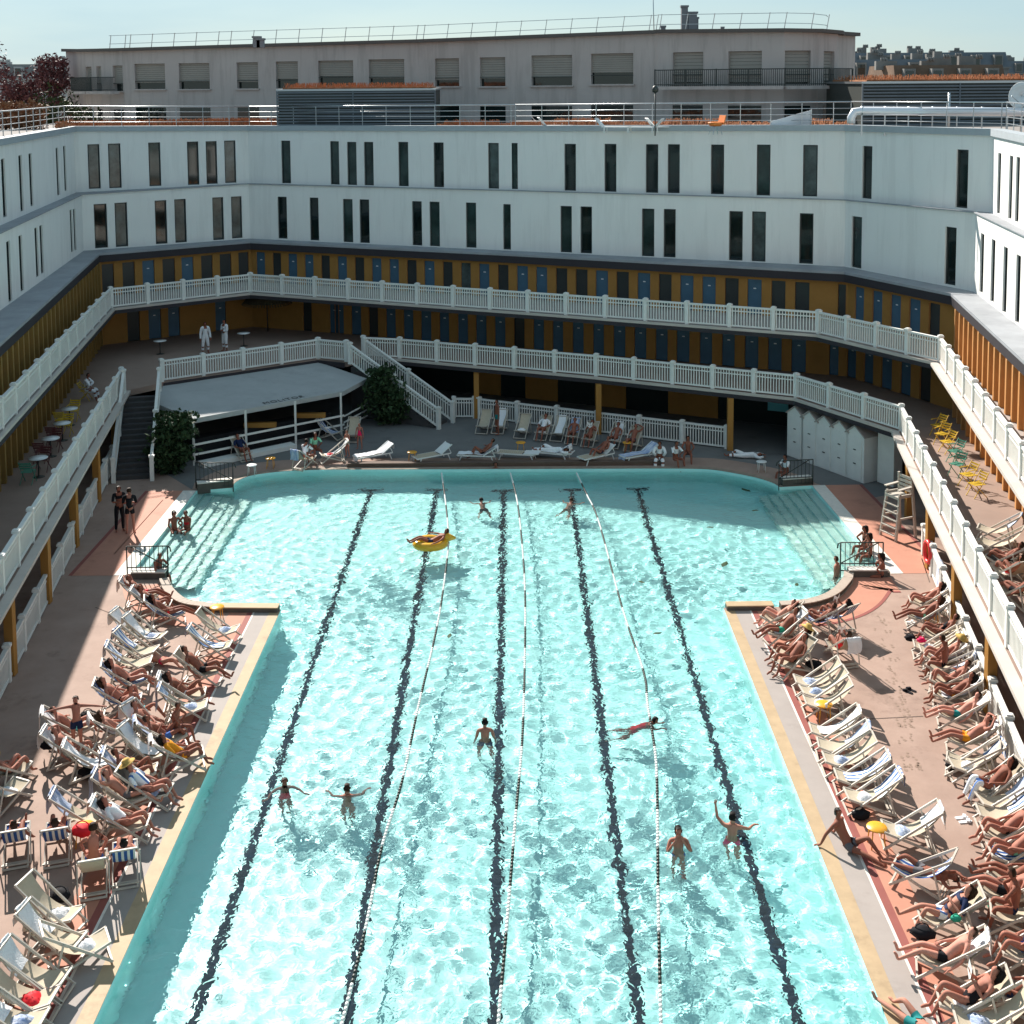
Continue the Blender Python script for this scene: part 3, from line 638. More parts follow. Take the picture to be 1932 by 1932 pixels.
# ------------------------------------------------------------------ background buildings
TZ = lambda x, y, Y: atY(x, y, Y)
AB = empty('apartment_building', (-6, 88, 0), 0, 'apartment block', 'long taupe apartment block with shuttered windows and rounded ends behind the hotel')
def W(o): o.location = -o.parent.location if o.parent else o.location; return o
apx = [(124, 97, 99), (155, 97.5, 96), (190, 97, 93.5), (231, 96, 92), (425, 90, 90), (790, 80, 86), (1235, 63, 80), (1240, 62, 80), (1480, 60, 76), (1545, 61, 76.5), (1580, 64, 78), (1583, 66, 79.5), (1614, 68, 81)]
AP = []
for x, y, Y in apx: p = atY(x, y, Y); AP.append(Vector((p.x, p.y, p.z)))
for p in AP: p.z = 20.0 if p.z < 19.9 else p.z
ZR = [atY(x, y, Y).z for x, y, Y in apx]
b = MB(); awin = []
ar = pwin('a', [(480, 513, 375, 512), (540, 598, 372, 512), (632, 687, 368, 512), (755, 925, 358, 500), (1003, 1175, 355, 500), (1328, 1448, 350, 497), (1548, 1672, 345, 495), (1787, 1983, 340, 480)]) + \
     pwin('b', [(160, 360, 333, 480), (532, 668, 328, 484), (785, 928, 322, 484), (1075, 1303, 310, 480), (1410, 1647, 300, 472)]) + pwin('c', [(-40, 130, 293, 470), (272, 460, 287, 470), (582, 735, 284, 470), (808, 868, 288, 470)])
flat = [Vector((p.x, p.y)) for p in AP]
hs = {i: [] for i in range(len(flat) - 1)}; meta = {}
for k, (x0, x1, y0, y1) in enumerate(ar):
    s0 = seg_of(((x0 + x1) / 2, (y0 + y1) / 2), flat)
    if not s0: continue
    i = s0[0]; A, B = flat[i], flat[i + 1]; e = (B - A).normalized(); L = (B - A).length
    u0 = max(.05, (V2(onwall(x0, y0, A, B)) - A).dot(e)); u1 = min(L - .05, (V2(onwall(x1, y0, A, B)) - A).dot(e))
    za = onwall((x0 + x1) / 2, y1, A, B).z; zc = onwall((x0 + x1) / 2, y0, A, B).z
    if u1 - u0 > .3 and all(u1 < h[0] or u0 > h[1] for h in hs[i]): hs[i].append((u0, u1, za, zc)); meta[(i, round(u0, 3))] = k
for i in range(len(flat) - 1):
    A, B = flat[i], flat[i + 1]; h2 = []
    for h in hs[i]: h2.append(h)
    pt = walls(b, A, B, 0, 0, ZR[i] - .001, ZR[i + 1] - .001, h2, .35, 0, 0)
    for h in hs[i]:
        u0, u1, za, zc = h; k = meta[(i, round(u0, 3))]; m = MB(); fr = (1, .68, .72, .75, .72, .75, .65, .62, .72, .78, .74, .72, .62, .95, .95, .95, .9)[k % 17]
        zs = zc - (zc - za) * fr
        for j in range(9): za_, zb_ = zs + (zc - zs) * j / 9, zs + (zc - zs) * (j + .92) / 9; m.quad(pt(u0, za_, .2), pt(u1, za_, .2), pt(u1, zb_, .19), pt(u0, zb_, .19), 0)
        m.quad(pt(u0, za, .34), pt(u1, za, .34), pt(u1, zc, .34), pt(u0, zc, .34), 1)
        if u1 - u0 > 3:
            for j in range(1, 4): uu = u0 + (u1 - u0) * j / 4; m.beam(pt(uu, za, .3), pt(uu, zs, .3), .07, .07, 2)
        m.beam(pt(u0, za + .55, .03), pt(u1, za + .55, .03), .05, .05, 3)
        m.beam(pt(u0 - .1, za - .05, -.05), pt(u1 + .1, za - .05, -.05), .2, .1, 4)
        W(m.build('window', [M_shut, M_glass, M_plast, M_iron, M_taupe], AB))
        # window heads of the storey below, just over the roof terrace
        d = MB(); z1_ = za - 1.32
        d.quad(pt(u0, z1_ - 1.5, -.01), pt(u1, z1_ - 1.5, -.01), pt(u1, z1_, -.01), pt(u0, z1_, -.01), 0); W(d.build('window', [M_glass], AB))
W(b.build('wall', M_taupe, AB))
b = MB(); back = offs(flat, 14)
for i in range(len(flat) - 1):
    b.add([(*flat[i], ZR[i]), (*flat[i + 1], ZR[i + 1]), (*back[i + 1], ZR[i + 1]), (*back[i], ZR[i])], [(0, 1, 2, 3)])
cf = offs(flat, -.35)
for i in range(len(flat) - 1): b.add([(*cf[i], ZR[i] - .02), (*cf[i + 1], ZR[i + 1] - .02), (*flat[i + 1], ZR[i + 1] - .02), (*flat[i], ZR[i] - .02), (*cf[i], ZR[i] + .2), (*cf[i + 1], ZR[i + 1] + .2), (*back[i + 1], ZR[i + 1] + .2), (*back[i], ZR[i] + .2)], [(0, 1, 5, 4), (0, 3, 2, 1), (4, 5, 6, 7)], 0)
W(b.build('roof', mat('roof_edge_dark', (.13, .115, .105), .8), AB))
for idx, py0, py1 in (((7, 8, 9, 10, 11), 136, 163), ((1, 2, 3), 153, 172)):
    b = MB(); pts = [cfp for j, cfp in enumerate(offs(flat, -.9)) if j in idx]
    zz = [atY(apx[j][0], py1, apx[j][2]).z for j in idx]; z0 = zz[0]
    for i in range(len(pts) - 1):
        b.beam((*pts[i], z0 - .1), (*pts[i + 1], z0 - .1), .8, .2, 1); b.beam((*pts[i], z0 + 1.0), (*pts[i + 1], z0 + 1.0), .06, .06); b.beam((*pts[i], z0 + .1), (*pts[i + 1], z0 + .1), .05, .05)
        L = (pts[i + 1] - pts[i]).length
        for k in range(int(L / .13)): q = pts[i].lerp(pts[i + 1], k * .13 / L); b.beam((*q, z0), (*q, z0 + 1), .035, .035)
        for k in range(int(L / 2)): q = pts[i].lerp(pts[i + 1], k * 2 / L); b.beam((*q, z0), (*q, z0 + 1.05), .08, .08)
    W(b.build('balcony', [M_iron, M_taupe], AB))
b = MB(); rl = offs(flat, .7)[2:12]; rz = ZR[2:12]
for i in range(len(rl) - 1):
    for h in (.55, 1.15): b.beam((*rl[i], rz[i] + h), (*rl[i + 1], rz[i + 1] + h), .035, .035)
    L = (rl[i + 1] - rl[i]).length; k = 0
    while k < L: q = rl[i].lerp(rl[i + 1], k / L); zq = rz[i] + (rz[i + 1] - rz[i]) * k / L; b.beam((*q, zq), (q.x + .18, q.y - .1, zq + 1.2), .045, .045); k += 1.75
W(b.build('roof_railing', M_steel, AB))
for x, y0, y1, w_ in ((1291, 62, 12, .42), (1299, 62, 28, .3), (1306, 62, 24, .55), (1312, 62, 34, .35), (1251, 62, 50, .3), (1363, 60, 52, .2), (485, 90, 70, .45), (492, 90, 74, .45)):
    b = MB(); p = atY(x, y0, 84); q = atY(x, y1, 84); b.box((p.x, p.y, (p.z + q.z) / 2), (w_, w_, q.z - p.z)); b.box((p.x, p.y, q.z), (w_ * 1.25, w_ * 1.25, .12))
    W(b.build('chimney', mat('chimney_grey', (.22, .22, .23), .7), AB))
p = atY(1234, 62, 83); q = atY(1232, -12, 83); b = MB(); b.tube([p, q], .03, 5); W(b.build('antenna', M_steel, AB))

def far_block(x0, x1, ytop, ybase, Y, dep, name, lab, mroof, mwall, seed, chim=4):
    rr = random.Random(seed); a = atY(x0, ytop, Y); c = atY(x1, ytop, Y); zt = a.z; hgt = 6; wdt = c.x - a.x; cx_ = (a.x + c.x) / 2
    e = empty(name, (cx_, Y + dep / 2, 0), 0, 'distant building', lab, 'distant buildings on the skyline')
    b = MB(); b.box((0, 0, (zt - 2.6) / 2), (wdt, dep, zt - 2.6)); b.box((0, 0, zt - 2.62), (wdt + .5, dep + .5, .25)); b.build('wall', mwall, e)
    b = MB(); h = [(-wdt / 2, -dep / 2), (wdt / 2, -dep / 2), (wdt / 2, dep / 2), (-wdt / 2, dep / 2)]; k = .90
    b.add([(*p, zt - 2.5) for p in h] + [(p[0] * .985, p[1] * .82, zt - .3) for p in h], [(0, 1, 5, 4), (1, 2, 6, 5), (2, 3, 7, 6), (3, 0, 4, 7), (4, 5, 6, 7)]); b.build('roof', mroof, e)
    nw = int(wdt / 3.1)
    for i in range(nw):
        x = -wdt / 2 + (i + .5) * wdt / nw
        m = MB(); m.box((x, -dep / 2 + .3, zt - 1.55), (1.3, 1.0, 1.7), mi=1); m.box((x, -dep / 2 - .22, zt - 1.6), (.9, .06, 1.3), mi=0); m.build('dormer', [M_glass, mwall], e)
        if i % 2 == 0:
            m = MB()
            for fl in range(3): m.box((x, -dep / 2 - .03, zt - 4.6 - fl * 3.1), (1.1, .1, 1.9))
            m.build('window', M_glass, e)
    for i in range(chim):
        x = rr.uniform(-.48, .48) * wdt; hh = rr.uniform(.3, 1.0); m = MB(); m.box((x, rr.uniform(-.2, .3) * dep, zt + hh / 2 - .5), (rr.uniform(.9, 2.6), .7, hh + .6))
        for j in range(3): m.lathe([(.16, 0), (.13, .5)], (x - .28 + j * .28, 0, zt + hh - .3), 6)
        m.build('chimney', mwall, e)
far_block(1610, 1905, 96, 200, 190, 12, 'mansard_building', 'long grey mansard roofed building on the skyline, far right', M_zinc, M_stone, 1, 8)
far_block(1600, 1800, 108, 200, 165, 12, 'mansard_building', 'lower slate roofed stone building in front of the skyline block at right', M_zinc, M_stone, 2, 7)
far_block(1690, 1900, 118, 200, 145, 12, 'mansard_building', 'nearest rusty topped stone building right of the taupe block', mat('rust_roof', (.20, .13, .09), .8, noise=.4, nscale=.4), M_stone, 5, 5)
far_block(1900, 1990, 112, 200, 240, 10, 'mansard_building', 'small hazy building at the right edge of the skyline', M_zinc, M_stone, 3, 3)
far_block(-60, 128, 118, 200, 200, 12, 'pale_apartment_block', 'pale apartment block behind the purple tree at the far left', M_stone, mat('pale_wall', (.46, .45, .43), .8), 4, 5)
far_block(60, 126, 131, 200, 170, 12, 'pale_apartment_block', 'lower pale block between purple tree and taupe building', M_stone, mat('pale_wall', (.46, .45, .43), .8), 6, 2)

# ------------------------------------------------------------------ foliage
def leaves(mb, c, rad, n, size, seed, shell=.55, squash=1):
    r = np.random.default_rng(seed)
    for _ in range(n):
        d = r.normal(size=3); d /= np.linalg.norm(d); k = shell + (1 - shell) * r.random() ** .6
        lump = 1 + .28 * math.sin(d[0] * 5 + seed) * math.sin(d[1] * 6 + seed * 2) + .22 * math.sin(d[2] * 7 + seed)
        p = Vector((c[0] + d[0] * rad[0] * k * lump, c[1] + d[1] * rad[1] * k * lump, c[2] + d[2] * rad[2] * k * lump))
        a = Vector(r.normal(size=3)).normalized(); b_ = a.cross(Vector(r.normal(size=3))).normalized(); s_ = size * (.6 + .8 * r.random())
        mb.add([p - a * s_, p + b_ * s_ * .5, p + a * s_, p - b_ * s_ * .5], [(0, 1, 2, 3)])
def plant(name, loc, parts, m, n, size, seed, cat_, label, trunk=None, group=None):
    e = empty(name, loc, 0, cat_, label, group); b = MB()
    for i, (c, rad) in enumerate(parts): leaves(b, c, rad, n, size, seed + i)
    b.build('crown', m, e, norm=False)
    t = MB(); th = trunk or 1.0
    t.tube([(0, 0, 0), (.05, 0, th * .5), (0, .05, th)], [.05 * th ** .5 + .03, .05 * th ** .5, .03], 7)
    for i in range(5):
        a = i * 1.3 + seed; t.tube([(0, 0, th * .7), (math.cos(a) * th * .2, math.sin(a) * th * .2, th * 1.05)], [.03 * th ** .5, .012 * th ** .5], 5)
    t.build('trunk', M_bark, e); return e
p = at(322, 893, 0)
plant('shrub', p, [((0, 0, 1.1), (.95, .8, 1.2)), ((.25, 0, 2.1), (.9, .7, .75)), ((-.2, .2, .7), (.8, .6, .7))], M_leaf, 900, .13, 3, 'shrub', 'big dark shrub at the foot of the left stairs beside the awning')
p = at(732, 800, 0)
plant('shrub', p, [((0, 0, 1.1), (1.15, .8, 1.1)), ((-.3, 0, 2.2), (.75, .6, .8)), ((.4, 0, 1.0), (.8, .6, .9))], M_leaf, 900, .13, 9, 'shrub', 'big dark shrub in front of the middle staircase')
p = at(505, 625, Z1)                                  # thatched parasol on the terrace
e = empty('thatched_parasol', p, 0, 'parasol', 'thatched straw parasol on the shaded terrace'); b = MB(); b.tube([(0, 0, 0), (0, 0, 2.2)], .04, 8); b.build('pole', M_bark, e)
b = MB()
for k in range(3): b.lathe([(1.35 - k * .38, 1.75 + k * .2), (.9 - k * .3, 2.02 + k * .17), (.25, 2.3 + k * .08)], (0, 0, 0), 20)
for k in range(140): a = k * 2.399; b.beam((1.2 * math.cos(a), 1.2 * math.sin(a), 1.9), (1.45 * math.cos(a), 1.45 * math.sin(a), 1.62), .06, .02)
b.build('canopy', mat('old_thatch', (.13, .11, .07), .95, noise=.4, nscale=8), e)
ZT = 14.4
def roof_at(x, Y): p = atY(x, 230, Y); return (p.x, Y, ZT)
q = atY(78, 150, 96); e = plant('purple_tree', (q.x, q.y, 0), [((0, 0, 15.2), (2.3, 2.3, 2.8)), ((.8, 0, 17.7), (1.2, 1.2, 1.6)), ((-1.4, 0, 16.0), (1.5, 1.5, 1.6))], M_leafp, 2600, .13, 21, 'tree', 'purple leaved tree rising left of the taupe apartment block', trunk=14)
q = atY(-8, 150, 94); plant('purple_tree', (q.x, q.y, 0), [((0, 0, 16.6), (1.4, 1.4, 3.2))], M_leafp, 2000, .13, 25, 'tree', 'purple leaved tree cut by the left edge of the picture', trunk=14)
q = atY(112, 190, 88); plant('tree', (q.x, q.y, 0), [((0, 0, 14.2), (2.2, 2, 2.6)), ((-1.6, 0, 13.6), (1.8, 1.6, 2.2))], M_leafg, 2200, .14, 31, 'tree', 'olive green tree below the purple one at the left', trunk=12)
for k, (x, Y, rr_) in enumerate(((10, 74, .95), (38, 75, 1.0), (62, 75, .8))):
    q = roof_at(x, Y); plant('roof_shrub', q, [((0, 0, .85), (rr_, .8, 1.0))], M_leafo, 800, .11, 41 + k, 'shrub', ('russet shrub on the roof corner at the left picture edge', 'russet shrub in the middle of the three on the roof corner', 'rightmost and smallest russet shrub on the left roof corner')[k], group='russet shrubs on the roof')
q = atY(1636, 215, 95); plant('tree', (q.x, q.y, 0), [((0, 0, 13.6), (1.6, 1.5, 3))], M_leafg, 900, .2, 51, 'tree', 'dark green tree between taupe block and louvred roof box', trunk=12)

# ------------------------------------------------------------------ on the hotel roof
e = empty('roof_railing', (*W4[3], z5[3]), 0, 'railing', 'long steel pipe railing round the hotel roof edge'); b = MB(); rl = offs(W4, .55)
for i in range(6):
    A, B = rl[i], rl[i + 1]; L = (B - A).length; zA, zB = z5[i], z5[i + 1]
    for h, r_ in ((1.12, .035), (.8, .018), (.5, .018), (.22, .018)): b.tube([(*A, zA + h), (*B, zB + h)], r_, 5)
    k = 0
    while k < L: q = A.lerp(B, k / L); b.beam((*q, zA - .2), (*q, zA + (zB - zA) * k / L + 1.12), .05, .03); k += 1.55
o = b.build('rail', M_steel, e); o.location = -e.location
def boxthing(name, x0, x1, y0, y1, Y, dep, lab, cat_, sedum=True):
    a = atY(x0, y1, Y); c = atY(x1, y0, Y); e = empty(name, ((a.x + c.x) / 2, Y + dep / 2, ZT), 0, cat_, lab); w_ = c.x - a.x; h = c.z - ZT; b = MB()
    nl = int(h / .17); b.box((0, 0, h / 2), (w_ - .1, dep - .1, h), mi=2)
    for i in range(nl): b.beam((-w_ / 2, -dep / 2 - .03, i * .17 + .09), (w_ / 2, -dep / 2 - .03, i * .17 + .09), .07, .085)
    for x in (-w_ / 2, -w_ * .02, w_ / 2): b.beam((x, -dep / 2 - .05, 0), (x, -dep / 2 - .05, h), .07, .07, up=(1, 0, 0))
    b.box((0, 0, h + .05), (w_ + .1, dep + .1, .12), mi=1)
    b.build('louvres', [M_louv, M_steel, M_iron], e)
    if sedum:
        b = MB(); r = random.Random(int(x0)); b.box((0, 0, h + .15), (w_ * .94, dep * .9, .1))
        for _ in range(1100): x, y = r.uniform(-.46, .46) * w_, r.uniform(-.5, .45) * dep; b.beam((x, y, h + .15), (x + r.uniform(-.08, .08), y, h + r.uniform(.25, .5)), .03, .02)
        b.build('sedum', M_sedum, e)
boxthing('plant_room', 524, 821, 170, 232, 75.2, 6, 'grey louvred plant room with dry grass top on the hotel roof, left of centre', 'plant room')
boxthing('plant_room', 1626, 2010, 155, 232, 68, 8, 'grey louvred plant room topped with dry grass at the right of the roof', 'plant room')
b = MB(); r = random.Random(4)                       # dry sedum roof planting
for (x0, x1, Y0, Y1, n) in ((106, 522, 76.5, 80, 2600), (825, 1610, 64.5, 70, 3000)):
    for _ in range(n):
        t = r.random(); px_ = x0 + (x1 - x0) * t; q = atY(px_, 230, 1.0); i = 2; Y = Y0 + (Y1 - Y0) * r.random()
        d = ray(px_, 230); s0 = seg_of((px_, 236), W4)
        if not s0: continue
        Yb = s0[2].y + .8 + r.random() * 3.5; x = d.x / d.y * Yb; z = (z5[s0[0]] + z5[s0[0] + 1]) / 2 - .1
        hgt = r.uniform(.12, .42) if x0 < 200 else r.uniform(.08, .28) * (1.4 if math.sin(px_ * .03) > 0 else .8)
        b.beam((x, Yb, z), (x + r.uniform(-.1, .1), Yb, z + hgt), .10, .03)
b.build('dry_grass', M_sedum, kind='stuff', label='dry orange sedum and grass along the roof edge')
def lounger_proto(name='roof_lounger', label=''):
    e = empty(name, (0, 0, 0), 0, 'lounger', label, 'white loungers on the hotel roof'); b = MB()
    b.box((.1, 0, .3), (1.5, .6, .05)); b.build('seat', M_plast, e)
    b = MB(); b.beam((-.6, 0, .3), (-1.0, 0, .75), .6, .04); b.build('backrest', M_plast, e)
    for x in (-.5, .75):
        for y in (-.27, .27): b = MB(); b.beam((x, y, 0), (x, y, .29), .05, .05, up=(1, 0, 0)); b.build('leg', M_plast, e)
    return e
g = lounger_proto()
spots = [(1160, 66, -20, 'nearest the sedum, left of centre'), (1050, 69, 10, 'left one'), (1215, 65.5, 160, 'right one'), (1035, 72, 0, 'farthest'), (1255, 66, 10, 'close to the orange chair')]
for i, (x, Y, a, t_) in enumerate(spots):
    o = g if i == 0 else copy_tree(g); o.location = roof_at(x, Y); o.rotation_euler = (0, 0, R(a)); o['label'] = 'white sun lounger on the hotel roof terrace, ' + t_
q = roof_at(1350, 63); e = empty('rocking_chair', q, R(200), 'chair', 'orange shell chair on the hotel roof'); b = MB()
b.add([(.3 * math.cos(a) * k, .32 * math.sin(a) * k, .42 + .0 * k) for k in (0.001, 1) for a in [i * .524 for i in range(12)]], [(i, (i + 1) % 12, 12 + (i + 1) % 12, 12 + i) for i in range(12)])
b.lathe([(.02, .40), (.3, .44), (.38, .6), (.36, .62), (.28, .48), (.02, .44)], (0, 0, 0), 14); b.beam((-.3, 0, .5), (-.42, 0, .95), .6, .05); b.build('shell', mat('orange_plastic', (.75, .22, .04), .5), e)
for x in (-.25, .25):
    for y in (-.22, .22): b = MB(); b.beam((x * .6, y * .6, .42), (x, y, 0), .03, .03); b.build('leg', M_steel, e)
q = roof_at(1492, 64); e = empty('sail_screen', q, 0, 'screen', 'pale slanted canvas windbreak on the roof beside a pipe'); b = MB(); b.add([(-1.0, 0, 0), (1.0, 0, 0), (1.0, 0, 1.15), (-1.0, 0, .6), (-1.0, .04, 0), (1.0, .04, 0), (1.0, .04, 1.15), (-1.0, .04, .6)], [(0, 1, 2, 3), (7, 6, 5, 4), (0, 3, 7, 4), (1, 5, 6, 2), (2, 6, 7, 3), (0, 4, 5, 1)]); b.build('canvas', M_tw, e); b = MB(); b.beam((1.02, 0, -.1), (1.02, 0, 1.25), .05, .05, up=(1, 0, 0)); b.beam((-1.02, 0, -.1), (-1.02, 0, .7), .05, .05, up=(1, 0, 0)); b.build('pole', M_steel, e)
# insulated pipe
q = [atY(1606, 233, 60.5), atY(1606, 222, 60.5), atY(1612, 211, 60.5), atY(1626, 209, 60.5), atY(1800, 210, 58), atY(2000, 212, 56)]
e = empty('insulated_pipe', q[0], 0, 'pipe', 'thick white jacketed pipe running along the roof at right'); b = MB(); b.tube(q, .2, 12); o = b.build('pipe_run', M_pipe, e); o.location = -e.location
b = MB()
for i in range(9): p = q[3].lerp(q[5], i / 8); b.tube([p + Vector((-.04, 0, 0)), p + Vector((.04, 0, 0))], .225, 12); b.beam((p.x, p.y, ZT), (p.x, p.y, p.z - .18), .05, .05, up=(1, 0, 0))
o = b.build('bracket', M_steel, e); o.location = -e.location
q = atY(1915, 181, 57); e = empty('satellite_dish', (q.x + .3, q.y, ZT), 0, 'satellite dish', 'white oval satellite dish on the right end of the roof'); b = MB()
rings = [(0.02, 0), (.25, .03), (.45, .09), (.6, .17)]; Mx = Matrix.Rotation(R(-70), 3, 'Y') @ Matrix.Rotation(0, 3, 'X'); n = 20; vs = []
for r_, h in rings:
    for k in range(n): a = 2 * math.pi * k / n; v = Matrix.Rotation(R(40), 3, 'Z') @ Matrix.Rotation(R(-78), 3, 'Y') @ Vector((r_ * math.cos(a), r_ * .9 * math.sin(a), h)); vs.append(v + Vector((0, 0, q.z - ZT)))
b.add(vs, [(i * n + k, i * n + (k + 1) % n, (i + 1) * n + (k + 1) % n, (i + 1) * n + k) for i in range(3) for k in range(n)], 0, True); o = b.build('dish', M_plast, e); md = o.modifiers.new('s', 'SOLIDIFY'); md.thickness = .03
b = MB(); b.tube([(0, 0, 0), (0, 0, q.z - ZT), ], .04, 8); b.tube([(0, 0, q.z - ZT - .4), (-.6, -.4, q.z - ZT)], .02, 6); b.build('mast', M_steel, e)
for x, y0 in ((1790, 175), (1236, 176)):
    q = atY(x, 236, 62); t = atY(x, y0, 62); e = empty('roof_post', (q.x, q.y, ZT), 0, 'post', 'steel post on the roof before the louvred room' if x > 1500 else 'dark globe lamp post behind the roof railing'); b = MB(); b.tube([(0, 0, 0), (0, 0, t.z - ZT)], .06 if x > 1500 else .03, 8)
    b.build('shaft', M_steel if x > 1500 else M_iron, e)
    if x < 1500: b = MB(); b.lathe([(.02, 0), (.14, .06), (.17, .2), (.1, .34), (.02, .38)], (0, 0, t.z - ZT), 10); b.build('lantern', M_iron, e)

# ------------------------------------------------------------------ stairs, bar awning, beach cabins
def stairs(name, top, bot, wdt, zt, lab, rail_sides=(1, -1)):
    top = V2(top); bot = V2(bot); e_ = bot - top; L = e_.length; e_.normalize(); nn = Vector((-e_.y, e_.x)); n = 16
    e = empty(name, (*bot, 0), 0, 'staircase', lab); b = MB()
    for i in range(n):
        u0 = L * i / n; z = zt * (1 - (i + 1) / n); c = top + e_ * (u0 + L / n / 2); b.beam((*(c - nn * wdt / 2), z / 2 + .0), (*(c + nn * wdt / 2), z / 2), L / n, z + .004) if z > .02 else None
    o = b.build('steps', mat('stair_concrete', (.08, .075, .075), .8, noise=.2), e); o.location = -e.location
    for s_ in rail_sides:
        A = top + nn * s_ * (wdt / 2 + .05); B = bot + nn * s_ * (wdt / 2 + .05)
        balustrade('stair_railing', A, B, zt, .02, None, 2.0) if False else None
        LL = (B - A).length; b = MB(); P = lambda u, z: (*(A + e_ * u), zt * (1 - u / LL) + z)
        for z, w2, h in ((1.0, .13, .08), (.80, .06, .05), (.12, .10, .07)): b.beam(P(0, z), P(LL, z), w2, h)
        m = int(LL / .14)
        for j in range(1, m): b.beam(P(j * LL / m, .13), P(j * LL / m, .97), .05, .045, up=(e_.x, e_.y, 0))
        r_ = b.build('stair_railing', M_rail, e); r_.location = -e.location
        k = max(2, round(LL / 2.2))
        for j in range(k + 1): p = P(j * LL / k, 0); po = bpy.data.objects.new('post', post_me); col.objects.link(po); po.parent = r_; po.location = p; po.rotation_euler = (0, 0, math.atan2(e_.y, e_.x))
    return e
a = at(268, 740, Z1); c = at(251, 909, 0); stairs('staircase', a, c, 1.5, Z1, 'dark steep staircase with white railings beside the awning, at left')
a = (at(660, 686, Z1) + at(690, 678, Z1)) / 2; c = (at(829.6, 809, 0) + at(853, 799, 0)) / 2; stairs('staircase', a, c, 1.25, Z1, 'white railed staircase descending to the right in the middle of the far end')
# bar with its awning
rl_, rr2 = at(308, 724, 2.62), at(598, 682, 2.62); fl2, fr2 = at(364, 790, 2.15), at(648, 738, 2.15); hr = at(692, 714, 2.2)
e = empty('pool_bar', ((rl_ + fr2) / 2).xy.to_3d(), 0, 'bar', 'shaded pool bar with a wide pale awning and white rails'); o_ = -e.location
b = MB(); dn = Vector((0, 0, -.22)); fl3 = at(297, 762, 2.3)
b.add([rl_, rr2, fr2, fl2, hr, fl3], [(0, 1, 2, 3), (1, 4, 2), (0, 3, 5)])
b.add([fl2, fr2, fr2 + dn, fl2 + dn, hr, hr + dn, fl3, fl3 + dn], [(0, 1, 2, 3), (1, 4, 5, 2), (6, 0, 3, 7)])
aw = b.build('awning', mat('awning_canvas', (.42, .425, .42), .8, noise=.14, nscale=1, stain=.2), e, norm=False); aw.location = o_
fc = bpy.data.curves.new('lettering', 'FONT'); fc.body = 'MOLITOR'; fc.size = .42; fc.align_x = 'CENTER'; fc.extrude = .003; fc.materials.append(M_iron); fc.space_character = 1.25
fo = bpy.data.objects.new('lettering_src', fc); col.objects.link(fo); dg = bpy.context.evaluated_depsgraph_get(); tm = bpy.data.meshes.new_from_object(fo.evaluated_get(dg)); bpy.data.objects.remove(fo)
to = bpy.data.objects.new('lettering', tm); col.objects.link(to); to.parent = aw; q = fl2.lerp(fr2, .60); up_ = rl_.lerp(rr2, .62) - q; xx = (fr2 - fl2).normalized(); zz = xx.cross(up_).normalized(); yy = zz.cross(xx)
to.matrix_local = Matrix.Translation(q + yy * .12 + zz * .02) @ Matrix((xx, yy, zz)).transposed().to_4x4()
b = MB(); n_ = Vector((xx.y, -xx.x, 0))
for t in (0, .33, .66, .98): p = fl2.lerp(fr2, t); b.beam((p.x, p.y, 0), (p.x, p.y, 2.1), .09, .09, up=(1, 0, 0))
for h in (.95, .5): b.beam((fl2.x, fl2.y, h), (fr2.x, fr2.y, h), .05, .09)
for h in (.9, .6, .3): b.beam((fr2.x, fr2.y, h), (hr.x, hr.y, h), .05, .06)
pw = b.build('rails', M_rail, e); pw.location = o_
b = MB(); p0 = fl2.lerp(fr2, .03) - n_ * 1.0; p1 = fl2.lerp(fr2, .95) - n_ * 1.0; b.beam((p0.x, p0.y, .5), (p1.x, p1.y, .5), .7, 1.0); b.build('counter', M_dark, e).location = o_
b = MB(); p0 = fl2.lerp(fr2, .02) + n_ * .35; p1 = fl2.lerp(fr2, .62) + n_ * .35; b.beam((p0.x, p0.y, .1), (p1.x, p1.y, .1), .6, .2); b.build('platform', M_rail, e).location = o_
for t in (.46, .8): b = MB(); p = fl2.lerp(fr2, t) - n_ * .55; b.box((p.x, p.y, 1.12), (1.5, .25, .22)); b.build('bar_crate', M_orange, e).location = o_
# beach cabins
def cabin(cx_, cy_, rz, lab):
    e = empty('beach_cabin', (cx_, cy_, 0), rz, 'cabin', lab, 'white beach cabins in a row'); w_, d_, h, hp = 1.05, 1.15, 2.0, 2.38; b = MB()
    b.add([(-w_ / 2, -d_ / 2, 0), (w_ / 2, -d_ / 2, 0), (w_ / 2, -d_ / 2, h), (0, -d_ / 2, hp), (-w_ / 2, -d_ / 2, h), (-w_ / 2, d_ / 2, 0), (w_ / 2, d_ / 2, 0), (w_ / 2, d_ / 2, h), (0, d_ / 2, hp), (-w_ / 2, d_ / 2, h)],
          [(0, 1, 2, 3, 4), (9, 8, 7, 6, 5), (1, 6, 7, 2), (5, 0, 4, 9)]); b.build('body', M_rail, e)
    b = MB(); b.beam((0, 0, hp + .01), (w_ / 2 + .06, 0, h - .02), d_ + .12, .05); b.beam((0, 0, hp + .01), (-w_ / 2 - .06, 0, h - .02), d_ + .12, .05); b.build('roof', mat('cabin_roof', (.38, .33, .30), .7), e)
    b = MB(); b.box((0, -d_ / 2 - .012, .98), (.78, .02, 1.85)); d = b.build('door', M_rail, e); b = MB(); b.box((0, -d_ / 2 - .035, .75), (.14, .02, .04)); b.box((0, -d_ / 2 - .035, 1.35), (.14, .02, .04)); b.build('handle', M_iron, d)
a = cat('N', 642, 1225); c = cat('N', 978, 1350)
